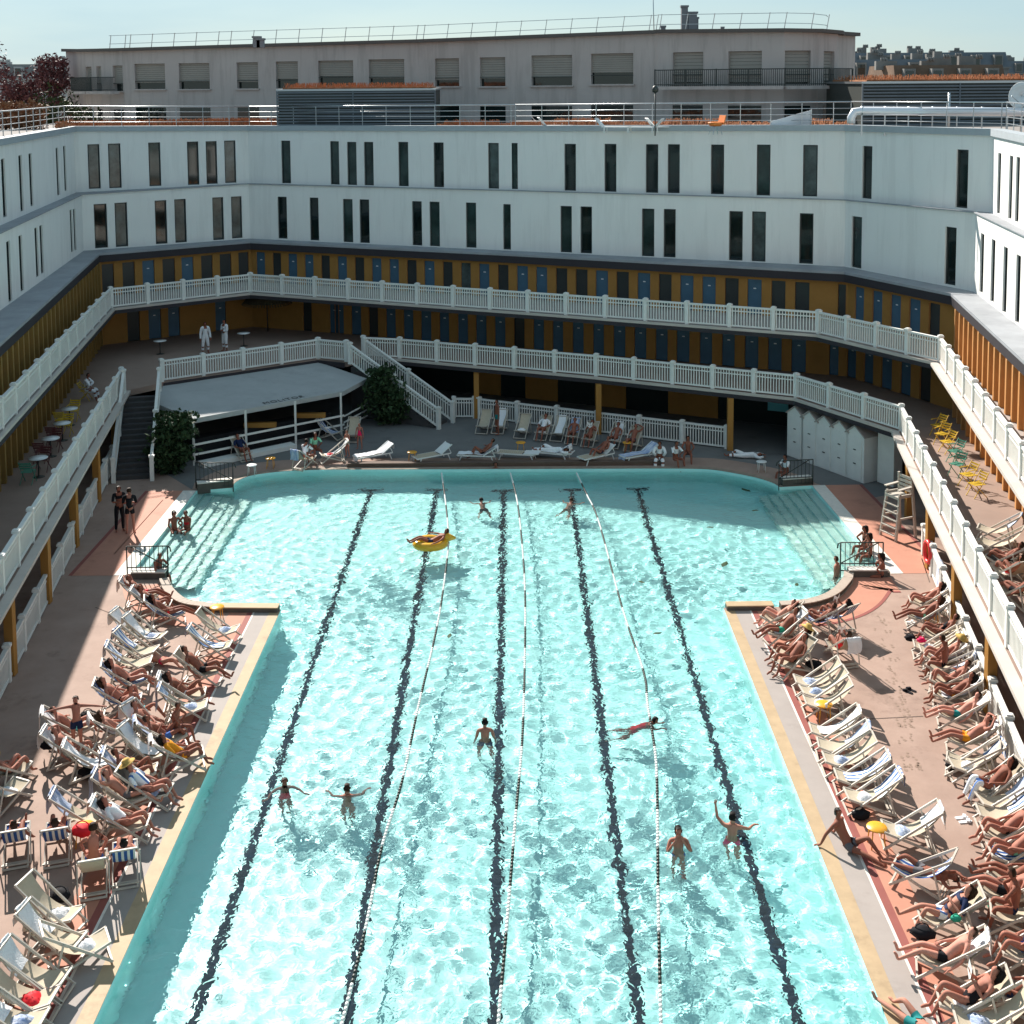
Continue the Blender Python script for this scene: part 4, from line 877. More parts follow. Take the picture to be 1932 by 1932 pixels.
for k in range(5):
    p = a.lerp(c, k / 4); ang = math.atan2(c.y - a.y, c.x - a.x); n2 = Vector((-math.sin(ang), math.cos(ang))) * .6
    cabin(p.x + n2.x, p.y + n2.y, ang, ('white beach cabin farthest from the camera, under the gallery corner', 'second white beach cabin counted from the far end', 'middle white beach cabin of the row of five', 'fourth white beach cabin, just before the nearest one', 'white beach cabin nearest the camera in the row of five')[k])
b = MB(); p = cat('N', 1200, 1400); b.box((p.x, p.y + .6, 1.2), (.9, .5, 2.3), R(-60)); b.build('white_partition', M_rail, None, 'partition', 'tall white partition standing under the right gallery corner')
b = MB(); q0, q1 = pp('N', 498, 960), pp('N', 612, 960); a = onwall(*q0, D[3], D[4]); c = onwall(*q1, D[3], D[4]); nn = Vector((D[4] - D[3]).normalized()); b.beam((a.x + nn.y * .2, a.y - nn.x * .2, 1.5), (c.x + nn.y * .2, c.y - nn.x * .2, 1.5), .05, 1.5)
b.build('pool_reflection_panel', mat('aqua_reflection', (.16, .55, .60), .3), None, 'panel', 'turquoise panel painted as a mirrored view of the pool, behind the beach cabins')  # flat turquoise stands in for the pool reflected in a mirror here
# lifeguard chair
q = at(1693, 1012, 0); e = empty('lifeguard_chair', q, R(205), 'lifeguard chair', 'tall white wooden lifeguard chair by the right walkway'); b = MB()
for y in (-.42, .42):
    b.beam((.45, y, 0), (.22, y * .8, 1.75), .09, .07, up=(0, 1, 0)); b.beam((-.5, y, 0), (-.32, y * .8, 2.35), .09, .07, up=(0, 1, 0)); b.beam((-.3, y * .85, 1.65), (.3, y * .85, 1.65), .05, .09); b.beam((-.4, y * .9, .8), (.34, y * .9, .8), .05, .07); b.beam((-.33, y * .85, 1.95), (.32, y * .85, 1.9), .12, .04)
b.build('frame', M_wood, e)
b = MB()
for k in range(6): b.beam((.45 - k * .04, -.38, .2 + k * .27), (.45 - k * .04, .38, .2 + k * .27), .12, .04)
b.build('rungs', M_wood, e); b = MB(); b.box((0, 0, 1.6), (.62, .74, .05)); b.build('seat', M_wood, e); b = MB()
for k in range(4): b.beam((-.31 - k * .01, -.36, 1.78 + k * .15), (-.31 - k * .01, .36, 1.78 + k * .15), .03, .11)
b.build('backrest', M_wood, e)
# life buoy
q = cat('S', 1205, 240, .75); b = MB(); 
b.tube([(.30 * math.cos(a) * .12, .30 * math.cos(a), .36 * math.sin(a)) for a in [i * math.pi / 12 for i in range(24)]], .075, 8, closed=True); o = b.build('life_buoy', M_buoy, None, 'life buoy', 'red ring buoy hanging on the right fence by the lifeguard chair'); o.location = q; o.rotation_euler = (0, 0, R(8))
# iron pool handrails
def handrail(c, x0, y0, x1, y1, lab, ymid=None):
    a, d = cat(c, x0, y0), cat(c, x1, y1); e = empty('pool_handrail', a, 0, 'handrail', lab); b = MB(); h = 1.0; v = d - a
    for z in (.0, .25, h): b.tube([(0, 0, z + .1), (v.x, v.y, z + .1)], .022, 6)
    b.tube([(0, 0, 0), (0, 0, h + .1)], .025, 6); b.tube([(v.x, v.y, -.2), (v.x, v.y, h + .1), (v.x * 1.06, v.y * 1.06, h + .05), (v.x * 1.08, v.y * 1.08, h - .1)], .025, 6)
    for k in range(1, 9): b.beam((v.x * k / 9, v.y * k / 9, .12), (v.x * k / 9, v.y * k / 9, h + .1), .02, .02, up=(1, 0, 0))
    b.tube([(v.x * .1, v.y * .1, h + .1), (v.x * 1.0, v.y, .35)], .02, 6); b.build('rail', M_iron, e)
handrail('L', 962, 735, 1270, 730, 'black iron handrail on the end wall of the left pool steps'); handrail('S', 865, 402, 545, 402, 'black iron handrail on the end wall of the right pool steps')
handrail('L', 1480, 60, 1760, 62, 'black iron handrail at the far end of the left pool steps'); handrail('N', 745, 1375, 555, 1385, 'black iron handrail at the far end of the right pool steps')
# lane ropes
ropes = [[(833, 893), (841, 950), (846, 1010), (843, 1060), (825, 1180), (790, 1330), (757, 1480), (720, 1600), (690, 1750), (645, 1932), (625, 2010)],
         [(963, 893), (978, 960), (990, 1100), (990, 1250), (985, 1400), (972, 1550), (960, 1700), (940, 1932), (934, 2010)],
         [(1088, 893), (1108, 935), (1130, 985), (1175, 1150), (1215, 1270), (1222, 1330), (1238, 1440), (1241, 1600), (1242, 1700), (1247, 1932), (1250, 2010)]]
FM = {}; r_ = .037
for k, rp in enumerate(ropes):
    pts = [at(x, y, WZ + .03) for x, y in arc(rp, 10)]; e = empty('lane_rope', pts[0], 0, 'lane rope', ('left', 'middle', 'right')[k] + ' lane rope of black and white floats lying on the water', 'lane ropes on the pool'); bb = [MB(), MB()]; cab = MB(); o3 = Vector((0, 0, 0)) - e.location; acc = 0; nxt = 0
    cab.tube(pts, .008, 4); fl = []
    for i in range(len(pts) - 1):
        L = (pts[i + 1] - pts[i]).length
        while nxt < acc + L:
            p = pts[i].lerp(pts[i + 1], (nxt - acc) / L); d = (pts[i + 1] - pts[i]).normalized(); w_ = int(nxt / 1.45) % 2; fl.append((p.copy(), d.copy(), w_)); nxt += .125
        acc += L
    fl.sort(key=lambda t: t[0].y if t[0].y > 22.4 else 99)
    for j, (p, d, w_) in enumerate(fl):
        if j < 100:
            if w_ not in FM: q_ = MB(); q_.tube([(-.045, 0, 0), (-.03, 0, 0), (.03, 0, 0), (.045, 0, 0)], [.02, r_, r_, .02], 8); q_ = q_.build('float', (M_plast, M_iron)[w_]); FM[w_] = q_.data; bpy.data.objects.remove(q_)
            o = bpy.data.objects.new('float', FM[w_]); col.objects.link(o); o.parent = e; o.location = p - e.location; o.rotation_euler = (0, 0, math.atan2(d.y, d.x))
        else: bb[w_].tube([p - d * .045, p - d * .03, p + d * .03, p + d * .045], [.02, r_, r_, .02], 7)
    for i in (0, 1): o = bb[i].build('far_floats', (M_plast, M_iron)[i], e, kind='stuff'); o.location = o3
    cab.build('cable', M_iron, e).location = o3
# drifting leaves
for k, (x, y) in enumerate(((1340, 995), (1367, 1065), (1408, 925), (1425, 963), (1503, 1103), (1210, 1098), (1240, 1195), (848, 1200))):
    q = at(x, y, WZ + .035); b = MB(); b.add([(-.16, 0, 0), (-.05, .07, .01), (.1, .06, 0), (.17, 0, .02), (.08, -.06, 0), (-.06, -.06, .01)], [(0, 1, 2, 3, 4, 5)]); o = b.build('floating_leaf', M_leaf, None, 'leaf', 'dark leaf drifting on the water, number %d counting from the far right' % (k + 1) if False else ('dark leaf drifting in the shaded water at right', 'dark leaf on sunlit water below the shade line at right', 'clump of leaves near the far right curve of the pool', 'small dark leaf between the far leaf clump and right steps', 'dark leaf near the lower curve of the right steps', 'dark leaf right of the third lane rope, upper', 'dark leaf right of the third lane rope, lower', 'dark leaf beside the left lane rope')[k], 'drifting leaves'); o.location = q; o.rotation_euler = (0, 0, k * 1.1); o.scale = (1.6,) * 3 if k in (1, 2) else (1, 1, 1)

# ------------------------------------------------------------------ people
def skin_mesh(name, verts, edges, sub=1):
    me = bpy.data.meshes.new(name); me.from_pydata([v[0] for v in verts], edges, []); o = bpy.data.objects.new(name, me); col.objects.link(o)
    m = o.modifiers.new('skin', 'SKIN'); m.use_smooth_shade = True
    sv = me.skin_vertices[0].data
    for i, v in enumerate(verts): r = v[1]; sv[i].radius = (r, r) if not isinstance(r, tuple) else r; sv[i].use_root = (i == 0)
    s_ = o.modifiers.new('sub', 'SUBSURF'); s_.levels = sub; s_.render_levels = sub
    dg = bpy.context.evaluated_depsgraph_get(); out = bpy.data.meshes.new_from_object(o.evaluated_get(dg)); bpy.data.objects.remove(o); bpy.data.meshes.remove(me)
    return out
def V(*a): return Vector(a)
def body_mesh(name, P):
    """P: dict of joints; L/R as lists [shoulder, elbow, wrist, handdir], [hip, knee, ankle, toe]"""
    vs = []; es = []; bones = []
    def add(p, r, par=None, bone=None):
        vs.append((tuple(p), r)); i = len(vs) - 1
        if par is not None: es.append((par, i)); bones.append((Vector(vs[par][0]), Vector(p), bone))
        return i
    pel = add(P['pelvis'], .118); bel = add(P['pelvis'].lerp(P['chest'], .45), .102, pel, 'belly'); ch = add(P['chest'], .125, bel, 'chest')
    nb = add(P['chest'].lerp(P['neck'], .75), .075, ch, 'chest'); nk = add(P['neck'], .05, nb, 'neck')
    up = (P['head'] - P['neck']).normalized(); fc = P['face'] - up * P['face'].dot(up); fc.normalize()
    jaw = add(P['head'] - up * .07 + fc * .02, .062, nk, 'head'); hd = add(P['head'], .096, jaw, 'head'); hd2 = add(P['head'] + up * .07 - fc * .01, .072, hd, 'head'); add(P['head'] + fc * .088 - up * .01, .016, hd, 'head')
    sc_ = P.get('w', 1)
    for s_, arm, leg in ((1, P['armL'], P['legL']), (-1, P['armR'], P['legR'])):
        sh = add(arm[0], .052, nb, 'shoulder'); um = add(arm[0].lerp(arm[1], .5), .043, sh, 'uarm'); el = add(arm[1], .036, um, 'uarm'); fm = add(arm[1].lerp(arm[2], .4), .036, el, 'farm'); wr = add(arm[2], .024, fm, 'farm')
        hdv = arm[3].normalized(); side = hdv.cross(Vector((0, 0, 1))) if abs(hdv.z) < .9 else Vector((0, 1, 0)); side.normalize(); pal = add(arm[2] + hdv * .05, .026, wr, 'hand')
        for k, (o_, l) in enumerate(((-.026, .075), (-.009, .09), (.009, .085), (.026, .068))):
            a = add(arm[2] + hdv * .085 + side * o_, .0095, pal, 'hand'); add(arm[2] + hdv * (.085 + l * .75) + side * o_ * 1.1 - Vector((0, 0, .015)), .0075, a, 'hand')
        add(arm[2] + hdv * .06 + side * .05 * s_, .011, pal, 'hand')
        hp = add(leg[0], .082, pel, 'hip'); tm = add(leg[0].lerp(leg[1], .45), .073, hp, 'thigh'); kn = add(leg[1], .052, tm, 'thigh2'); cm = add(leg[1].lerp(leg[2], .35), .053, kn, 'calf'); an = add(leg[2], .032, cm, 'calf')
        hl = add(leg[2] + (leg[2] - leg[1]).normalized() * .05, .032, an, 'foot'); mf = add(leg[2].lerp(leg[3], .6), .033, hl, 'foot'); add(leg[3], .022, mf, 'foot')
    me = skin_mesh(name, vs, es)
    co = np.empty(len(me.vertices) * 3); me.vertices.foreach_get('co', co); co = co.reshape(-1, 3)
    best = np.full(len(co), 1e9); bi = np.zeros(len(co), int); bt = np.zeros(len(co))
    for k, (a, b_, nme) in enumerate(bones):
        a = np.array(a); d = np.array(b_) - a; t = np.clip(((co - a) @ d) / max(1e-9, d @ d), 0, 1); dist = np.linalg.norm(co - (a + t[:, None] * d), axis=1)
        m = dist < best; best[m] = dist[m]; bi[m] = k; bt[m] = t[m]
    bn = np.array([b_[2] for b_ in bones])[bi]
    return me, co, bn, bt, up, fc
def shell(me, mask, off, name):
    nv = len(me.vertices); nrm = np.empty(nv * 3); me.vertices.foreach_get('normal', nrm); nrm = nrm.reshape(-1, 3)
    fs = [tuple(p.vertices) for p in me.polygons if all(mask[v] for v in p.vertices)]
    if not fs: return None
    us = sorted({v for f_ in fs for v in f_}); mp_ = {v: i for i, v in enumerate(us)}
    o = bpy.data.meshes.new(name); o.from_pydata([tuple(Vector(me.vertices[v].co) + Vector(nrm[v]) * off) for v in us], [], [tuple(mp_[v] for v in f_) for f_ in fs])
    o.polygons.foreach_set('use_smooth', [True] * len(o.polygons)); return o
POSES = {}
def make_pose(key, P):
    me, co, bn, bt, up, fc = body_mesh('person_' + key, P); me.materials.append(SKIN[0]); d = {'body': me}
    isin = lambda *n_: np.isin(bn, n_)
    hc = np.array(P['head']); rel = co - hc; u = rel @ np.array(up); f_ = rel @ np.array(fc)
    head = isin('head')
    d['shorts'] = shell(me, isin('hip') | (isin('thigh') & (bt < .95)) | (isin('belly') & (bt < .35)), .014, 'shorts')
    d['brief'] = shell(me, isin('hip') | (isin('thigh') & (bt < .22)) | (isin('belly') & (bt < .18)), .008, 'swim_briefs')
    d['bra'] = shell(me, isin('chest') & (bt > .55) & (bt < 1.01) & (np.linalg.norm(co - np.array(P['chest']), axis=1) < .17), .012, 'bikini_top')
    d['suit'] = shell(me, isin('hip') | isin('belly') | (isin('chest') & (np.linalg.norm(co - np.array(P['chest']), axis=1) < .2)) | (isin('thigh') & (bt < .2)), .008, 'swimsuit')
    d['shirt'] = shell(me, isin('belly', 'chest', 'shoulder') | (isin('uarm') & (bt < .9)), .016, 'shirt')
    d['robe'] = shell(me, isin('belly', 'chest', 'shoulder', 'uarm', 'farm', 'hip', 'thigh', 'thigh2') | (isin('calf') & (bt < .5)), .03, 'robe')
    d['trousers'] = shell(me, isin('hip', 'thigh', 'thigh2', 'calf') | (isin('belly') & (bt < .3)), .018, 'trousers')
    d['hair'] = shell(me, head & ((u > .035) | ((f_ < .015) & (u > -.095))), .03, 'hair')
    if d['hair']: pass
    # long hair: the cap plus a lock falling behind the neck
    hp = P['head']; b_ = MB(); dn = P.get('hairdown', -up)
    base = hp - fc * .06; b_.tube([base + up * .05, base - fc * .03, base + dn * .12 - fc * .03, base + dn * .24 - fc * .01], [.05, .085, .075, .03], 8)
    t = bpy.data.meshes.new('long_hair'); t.from_pydata(b_.v, [], b_.f); t.polygons.foreach_set('use_smooth', [True] * len(t.polygons)); d['tail'] = t
    for k, m in d.items():
        if m is not None and not m.materials: m.materials.append(M_black)
    d['P'] = P; d['up'] = up; d['fc'] = fc; POSES[key] = d
def recl(knee, ank, toe, arms, chest=V(-.17, 0, .66), neck=V(-.33, 0, .83), head=V(-.41, 0, .99), pel=V(.08, 0, .44), face=V(.8, 0, .55), kneeR=None, ankR=None, toeR=None):
    e = (chest - pel).normalized(); shb = chest.lerp(neck, .75)
    def A(s_, k):
        sh = V(shb.x, s_ * .175, shb.z - .02)
        if k == 'lap': return [sh, V(sh.x + .17, s_ * .27, sh.z - .17), V(pel.x + .06, s_ * .17, pel.z + .14), V(.8, -s_ * .3, -.2)]
        if k == 'head': return [sh, V(sh.x - .12, s_ * .36, sh.z + .17), V(head.x - .09, s_ * .10, head.z + .03), V(-.2, -s_ * 1, .1)]
        if k == 'side': return [sh, V(sh.x + .12, s_ * .31, sh.z - .22), V(sh.x + .30, s_ * .36, sh.z - .36), V(.8, 0, -.5)]
        if k == 'read': return [sh, V(sh.x + .16, s_ * .25, sh.z - .14), V(sh.x + .30, s_ * .09, sh.z + .06), V(.3, -s_ * .2, .9)]
        if k == 'chest': return [sh, V(sh.x + .10, s_ * .29, sh.z - .18), V(chest.x + .14, s_ * .07, chest.z + .08), V(.2, -s_ * .8, .3)]
    def Lg(s_, k, a, t): return [V(pel.x + .02, s_ * .095, pel.z - .01), V(k.x, s_ * k.y, k.z), V(a.x, s_ * a.y, a.z), V(t.x, s_ * t.y, t.z)]
    return dict(pelvis=pel, chest=chest, neck=neck, head=head, face=face, armL=A(1, arms[0]), armR=A(-1, arms[1]), legL=Lg(1, knee, ank, toe), legR=Lg(-1, kneeR or knee, ankR or ank, toeR or toe))
K1, A1, T1_ = V(.46, .12, .60), V(.66, .12, .20), V(.84, .12, .09)
K2, A2, T2_ = V(.50, .10, .52), V(.90, .13, .30), V(1.02, .15, .43)
K3, A3, T3_ = V(.40, .10, .72), V(.50, .11, .33), V(.68, .12, .30)
make_pose('bent', recl(K1, A1, T1_, ('lap', 'lap'))); make_pose('bent_head', recl(K1, A1, T1_, ('head', 'side'))); make_pose('bent_read', recl(K1, A1, T1_, ('read', 'read')))
make_pose('long', recl(K2, A2, T2_, ('side', 'lap'))); make_pose('long_head', recl(K2, A2, T2_, ('head', 'head'))); make_pose('mixed', recl(K1, A1, T1_, ('chest', 'side'), kneeR=K2, ankR=A2, toeR=T2_))
make_pose('kneeup', recl(K3, A3, T3_, ('lap', 'chest'), kneeR=K1, ankR=A1, toeR=T1_))
make_pose('situp', recl(V(.50, .16, .52), V(.60, .17, .10), V(.78, .18, .04), ('lap', 'lap'), pel=V(.14, 0, .50), chest=V(.12, 0, .83), neck=V(.16, 0, 1.06), head=V(.20, 0, 1.22), face=V(1, 0, -.2)))
def stand(arms, z=0, spread=.10, face=V(1, 0, 0), lean=0):
    def A(s_, k):
        sh = V(lean, s_ * .18, 1.42 + z)
        return {'down': [sh, V(lean, s_ * .25, 1.12 + z), V(.05 + lean, s_ * .27, .87 + z), V(.2, 0, -1)], 'fold': [sh, V(.03, s_ * .24, 1.14 + z), V(.17, s_ * .04, 1.16 + z), V(.4, -s_ * 1, 0)],
                'out': [sh, V(.12, s_ * .36, 1.34 + z), V(.30, s_ * .44, 1.34 + z), V(.5, s_ * .8, 0)], 'up': [sh, V(.12, s_ * .36, 1.52 + z), V(.16, s_ * .40, 1.78 + z), V(0, 0, 1)], 'face': [sh, V(.18, s_ * .28, 1.22 + z), V(.16, s_ * .08, 1.50 + z), V(-.1, -s_ * .4, 1)],
                'hip': [sh, V(-.04, s_ * .40, 1.18 + z), V(.03, s_ * .2, 1.0 + z), V(.3, -s_, -.3)], 'spread': [sh, V(.02, s_ * .45, 1.40 + z), V(.03, s_ * .70, 1.36 + z), V(0, s_, -.1)]}[k]
    return dict(pelvis=V(0, 0, .96 + z), chest=V(lean * .6, 0, 1.25 + z), neck=V(lean, 0, 1.49 + z), head=V(.02 + lean, 0, 1.65 + z), face=face, armL=A(1, arms[0]), armR=A(-1, arms[1]),
                legL=[V(0, .09, .92 + z), V(.02, spread, .50 + z), V(-.02, spread + .01, .09 + z), V(.16, spread + .04, .03 + z)], legR=[V(0, -.09, .92 + z), V(.02, -spread, .50 + z), V(-.02, -spread - .01, .09 + z), V(.16, -spread - .04, .03 + z)])
make_pose('stand', stand(('down', 'down'), spread=.14)); make_pose('stand_fold', stand(('fold', 'fold'), spread=.12)); make_pose('stand_out', stand(('out', 'out'))); make_pose('stand_spread', stand(('spread', 'spread')))
make_pose('stand_face', stand(('face', 'face'))); make_pose('stand_reach', stand(('up', 'out')))
def swim(stroke):                                     # belly down, head forward +x, z=0 at the water surface
    def A(s_): return [V(.08, s_ * .17, -.08), V(.18, s_ * (.33 if stroke else .20), -.14), V(.34, s_ * (.40 if stroke else .14), -.12), V(.6, s_ * .3, -.1)]
    return dict(pelvis=V(-.40, 0, -.34), chest=V(-.12, 0, -.14), neck=V(.08, 0, -.02), head=V(.17, 0, .11), face=V(1, 0, -.1), armL=A(1), armR=A(-1),
                legL=[V(-.44, .09, -.37), V(-.62, .20, -.66), V(-.98, .26, -.70), V(-1.10, .32, -.76)], legR=[V(-.44, -.09, -.37), V(-.70, -.18, -.66), V(-1.05, -.20, -.74), V(-1.18, -.26, -.80)])
make_pose('swim', swim(1)); make_pose('swim_long', swim(0))
make_pose('sit_edge', dict(pelvis=V(0, 0, .12), chest=V(-.16, 0, .42), neck=V(-.22, 0, .64), head=V(-.20, 0, .80), face=V(1, 0, -.1), armL=[V(-.20, .19, .58), V(-.32, .27, .32), V(-.40, .30, .06), V(-.6, .3, -.1)], armR=[V(-.20, -.19, .58), V(-.32, -.27, .32), V(-.40, -.30, .06), V(-.6, -.3, -.1)],
                       legL=[V(.02, .09, .12), V(.42, .13, .14), V(.50, .14, -.26), V(.66, .15, -.33)], legR=[V(.02, -.09, .12), V(.42, -.13, .12), V(.46, -.14, -.28), V(.62, -.15, -.35)]))
make_pose('lying', dict(pelvis=V(0, 0, .44), chest=V(-.30, 0, .46), neck=V(-.53, 0, .48), head=V(-.69, 0, .50), face=V(.1, .2, 1), armL=[V(-.46, .18, .45), V(-.62, .33, .44), V(-.80, .20, .45), V(-1, -.3, 0)], armR=[V(-.46, -.18, .45), V(-.62, -.33, .44), V(-.80, -.20, .45), V(-1, .3, 0)],
                     legL=[V(.04, .09, .43), V(.44, .11, .45), V(.84, .12, .42), V(.95, .14, .52)], legR=[V(.04, -.09, .43), V(.40, -.10, .60), V(.62, -.11, .42), V(.78, -.12, .40)]))
make_pose('float', dict(pelvis=V(0, 0, .05), chest=V(-.30, 0, .17), neck=V(-.50, 0, .28), head=V(-.58, 0, .42), face=V(1, 0, .4), armL=[V(-.42, .19, .22), V(-.25, .42, .20), V(-.05, .56, .18), V(1, .2, 0)], armR=[V(-.42, -.19, .22), V(-.25, -.42, .20), V(-.05, -.56, .18), V(1, -.2, 0)],
                     legL=[V(.04, .09, .05), V(.42, .14, .26), V(.78, .18, .14), V(.94, .2, .22)], legR=[V(.04, -.09, .05), V(.42, -.14, .22), V(.78, -.16, .08), V(.94, -.18, .16)]))
npers = 0
GARM = {'shorts': 'shorts', 'brief': 'briefs', 'bikini': 'bikini', 'suit': 'one piece swimsuit', 'shirt': 'shirt', 'robe': 'bathrobe', 'trousers': 'trousers', 'shirt_shorts': 'shirt and shorts'}
def person(loc, rz, pose, garm, colr, hair='brown', skin=0, label='', long=False, hat=False, scale=1.0, tilt=0, col2=None, recvc=False, group=None):
    global npers
    d = POSES[pose]; o = bpy.data.objects.new('person', d['body']); col.objects.link(o); o.location = loc; o.rotation_euler = (0, tilt, rz); o.scale = (scale,) * 3
    npers += 1; tag(o, 'person', label, group)
    if garm != 'robe' or True: o.material_slots[0].link = 'OBJECT'; o.material_slots[0].material = SKIN[skin]
    def kid(k, name, m):
        if d.get(k) is None: return
        c = bpy.data.objects.new(name, d[k]); col.objects.link(c); c.parent = o; c.material_slots[0].link = 'OBJECT'; c.material_slots[0].material = m
        if recvc: c.cycles.is_caustics_receiver = True
    C1 = CL[colr]; C2 = CL[col2 or colr]
    if garm in ('shorts', 'brief', 'suit', 'shirt', 'robe', 'trousers'): kid(garm, {'brief': 'swim_briefs', 'suit': 'swimsuit'}.get(garm, garm), C1)
    if garm == 'bikini': kid('brief', 'bikini_bottom', C1); kid('bra', 'bikini_top', C2)
    if garm == 'shirt_shorts': kid('shirt', 'shirt', C1); kid('shorts', 'shorts', C2)
    if garm == 'shirt_trousers': kid('shirt', 'shirt', C1); kid('trousers', 'trousers', C2)
    if garm == 'top_trousers': kid('bra', 'top', C2); kid('trousers', 'trousers', C1)
    kid('hair', 'hair', HAIR[hair])
    if long: kid('tail', 'long_hair', HAIR[hair])
    if recvc: o.cycles.is_caustics_receiver = True
    if hat:
        b = MB(); up = d['up']; q = up.to_track_quat('Z', 'Y').to_matrix(); b.lathe([(.21, .0), (.2, .012), (.105, .03), (.10, .10), (.06, .125), (.01, .13)], (0, 0, 0), 16); b.v = [tuple(q @ Vector(v) + d['P']['head'] + up * .06) for v in b.v]
        h = b.build('straw_hat', M_straw, None, 'hat', 'straw hat worn by ' + label[:60].rsplit(' ', 1)[0] if False else 'straw hat with brown band on ' + hat); h.location = loc; h.rotation_euler = o.rotation_euler
    return o

# ------------------------------------------------------------------ deckchairs, towels
def chair_parts():
    W_ = .29; out = []
    b = MB()                                          # long frame: back top to front foot
    for y in (-W_, W_): b.beam((-.64, y, .98), (.62, y, .06), .03, .05)
    for x, z in ((-.63, .97), (.60, .075)): b.beam((x, -W_, z), (x, W_, z), .04, .035)
    out.append(('long_frame', b, 'w'))
    b = MB()
    for y in (-W_ + .035, W_ - .035): b.beam((.60, y, .44), (-.52, y, .03), .03, .05)
    for x, z in ((.585, .435), (-.50, .04), (-.38, .09)): b.beam((x, -W_ + .035, z), (x, W_ - .035, z), .04, .035)
    out.append(('cross_frame', b, 'w'))
    b = MB()
    for y in (-W_ - .03, W_ + .03): b.beam((-.28, y, .72), (-.46, y, .08), .025, .04)
    b.beam((-.45, -W_, .10), (-.45, W_, .10), .03, .03)
    out.append(('prop_frame', b, 'w'))
    b = MB(); pts = sling_pts(); ys = [-.235, -.12, 0, .12, .235]; vs = []
    for x, z in pts:
        for y in ys: vs.append((x, y, z - .012 * (1 - (y / .235) ** 2)))
    n = len(ys); fs = [(i * n + k, i * n + k + 1, (i + 1) * n + k + 1, (i + 1) * n + k) for i in range(len(pts) - 1) for k in range(n - 1)]
    b.add(vs, fs, 0, True); out.append(('sling', b, 's'))
    return out
def sling_pts():
    P0, P1, P2_, P3 = V(-.655, 0, .965), V(-.30, 0, .40), V(.10, 0, .22), V(.60, 0, .455); r = []
    for i in range(15):
        t = i / 14; p = P0 * (1 - t) ** 3 + P1 * 3 * t * (1 - t) ** 2 + P2_ * 3 * t * t * (1 - t) + P3 * t ** 3; r.append((p.x, p.z))
    return r
ch0 = {n_: b for n_, b, k in chair_parts()}
CM = {n_: (b.build('tmp', [M_wood if n_ != 'sling' else M_cream], norm=(n_ != 'sling')).data) for n_, b in ch0.items()}
for o in [o for o in bpy.data.objects if o.name.startswith('tmp')]: bpy.data.objects.remove(o)
def deckchair(loc, rz, fabric, label, group):
    e = empty('deckchair', loc, rz, 'deckchair', label, group)
    for n_, me in CM.items():
        o = bpy.data.objects.new(n_, me); col.objects.link(o); o.parent = e
        if n_ == 'sling' : o.material_slots[0].link = 'OBJECT'; o.material_slots[0].material = {'c': M_cream, 's': M_stripe, 'd': M_creamd}[fabric]
    return e
def strip_mesh(path, w, seed, lump=.012, nn=7):
    r = np.random.default_rng(seed); vs = []; P_ = [Vector((x, 0, z)) for x, z in path]
    for i, p in enumerate(P_):
        for k in range(nn): y = (k / (nn - 1) - .5) * w; vs.append((p.x + r.normal() * lump * .6, y + .03 * math.sin(i * .7 + seed), p.z + abs(r.normal()) * lump))
    fs = [(i * nn + k, i * nn + k + 1, (i + 1) * nn + k + 1, (i + 1) * nn + k) for i in range(len(path) - 1) for k in range(nn - 1)]
    return vs, fs
TM = {}
def towel_mesh(kind, v):
    if (kind, v) in TM: return TM[(kind, v)]
    sp = [(x + .0, z + .025) for x, z in sling_pts()]
    if kind == 'back': hang = (.42, .62, .3)[v % 3]; path = [(-.71 - .02 * i, .97 - hang + hang * i / 5) for i in range(5)][::-1][::-1] + [(-.70, .99), (-.665, 1.02)] + sp[:(6, 4, 8)[v % 3]]
    elif kind == 'full': path = [(-.71, .72), (-.705, .86), (-.69, .98), (-.665, 1.015)] + sp[:13]
    else: path = None
    b = MB()
    if path:
        if kind == 'back': path = [(-.72, .97 - hang + hang * i / 5) for i in range(5)] + [(-.70, .99), (-.665, 1.02)] + sp[:(6, 4, 8)[v % 3]]
        vs, fs = strip_mesh(path, (.44, .36, .40)[v % 3], v * 7 + 3, .010); b.add(vs, fs, 0, True)
    else:
        r = np.random.default_rng(v + 30); n = 13; vs = []
        for i in range(n):
            for k in range(n):
                x = (i / (n - 1) - .5); y = (k / (n - 1) - .5); rr_ = math.hypot(x, y) * 2
                h = max(0, (1 - rr_ ** 2)) * .09 + abs(math.sin(i * 1.7 + v) * math.cos(k * 1.3 + v * 2)) * .055 * max(0, 1.1 - rr_); a = 1 + .15 * math.sin(math.atan2(y, x) * 3 + v)
                vs.append((x * .46 * a, y * .38 * a, h + r.normal() * .006))
        b.add(vs, [(i * n + k, i * n + k + 1, (i + 1) * n + k + 1, (i + 1) * n + k) for i in range(n - 1) for k in range(n - 1) if math.hypot((i + .5) / (n - 1) - .5, (k + .5) / (n - 1) - .5) < .53], 0, True)
    me = b.build('towel', M_tw, norm=False); TM[(kind, v)] = me.data; bpy.data.objects.remove(me); TM[(kind, v)].materials.clear(); TM[(kind, v)].materials.append(M_tw)
    return TM[(kind, v)]
TC = {'w': (M_tw, 'white'), 'b': (M_tb, 'blue and white'), 't': (M_ts, 'striped'), 'r': (M_redf, 'red')}
def towel(kind, colr, e, lab, v, z=.36, x=.12):
    o = bpy.data.objects.new('towel', towel_mesh(kind, v % 3)); col.objects.link(o); o.material_slots[0].link = 'OBJECT'; o.material_slots[0].material = TC[colr][0]
    rz = e.rotation_euler.z; o.rotation_euler = (0, 0, rz + (v * .7 if kind == 'heap' else 0))
    o.location = e.location + (Matrix.Rotation(rz, 3, 'Z') @ Vector((x, 0, z)) if kind == 'heap' else Vector((0, 0, 0))); tag(o, 'towel', lab, 'towels on the deckchairs'); return o
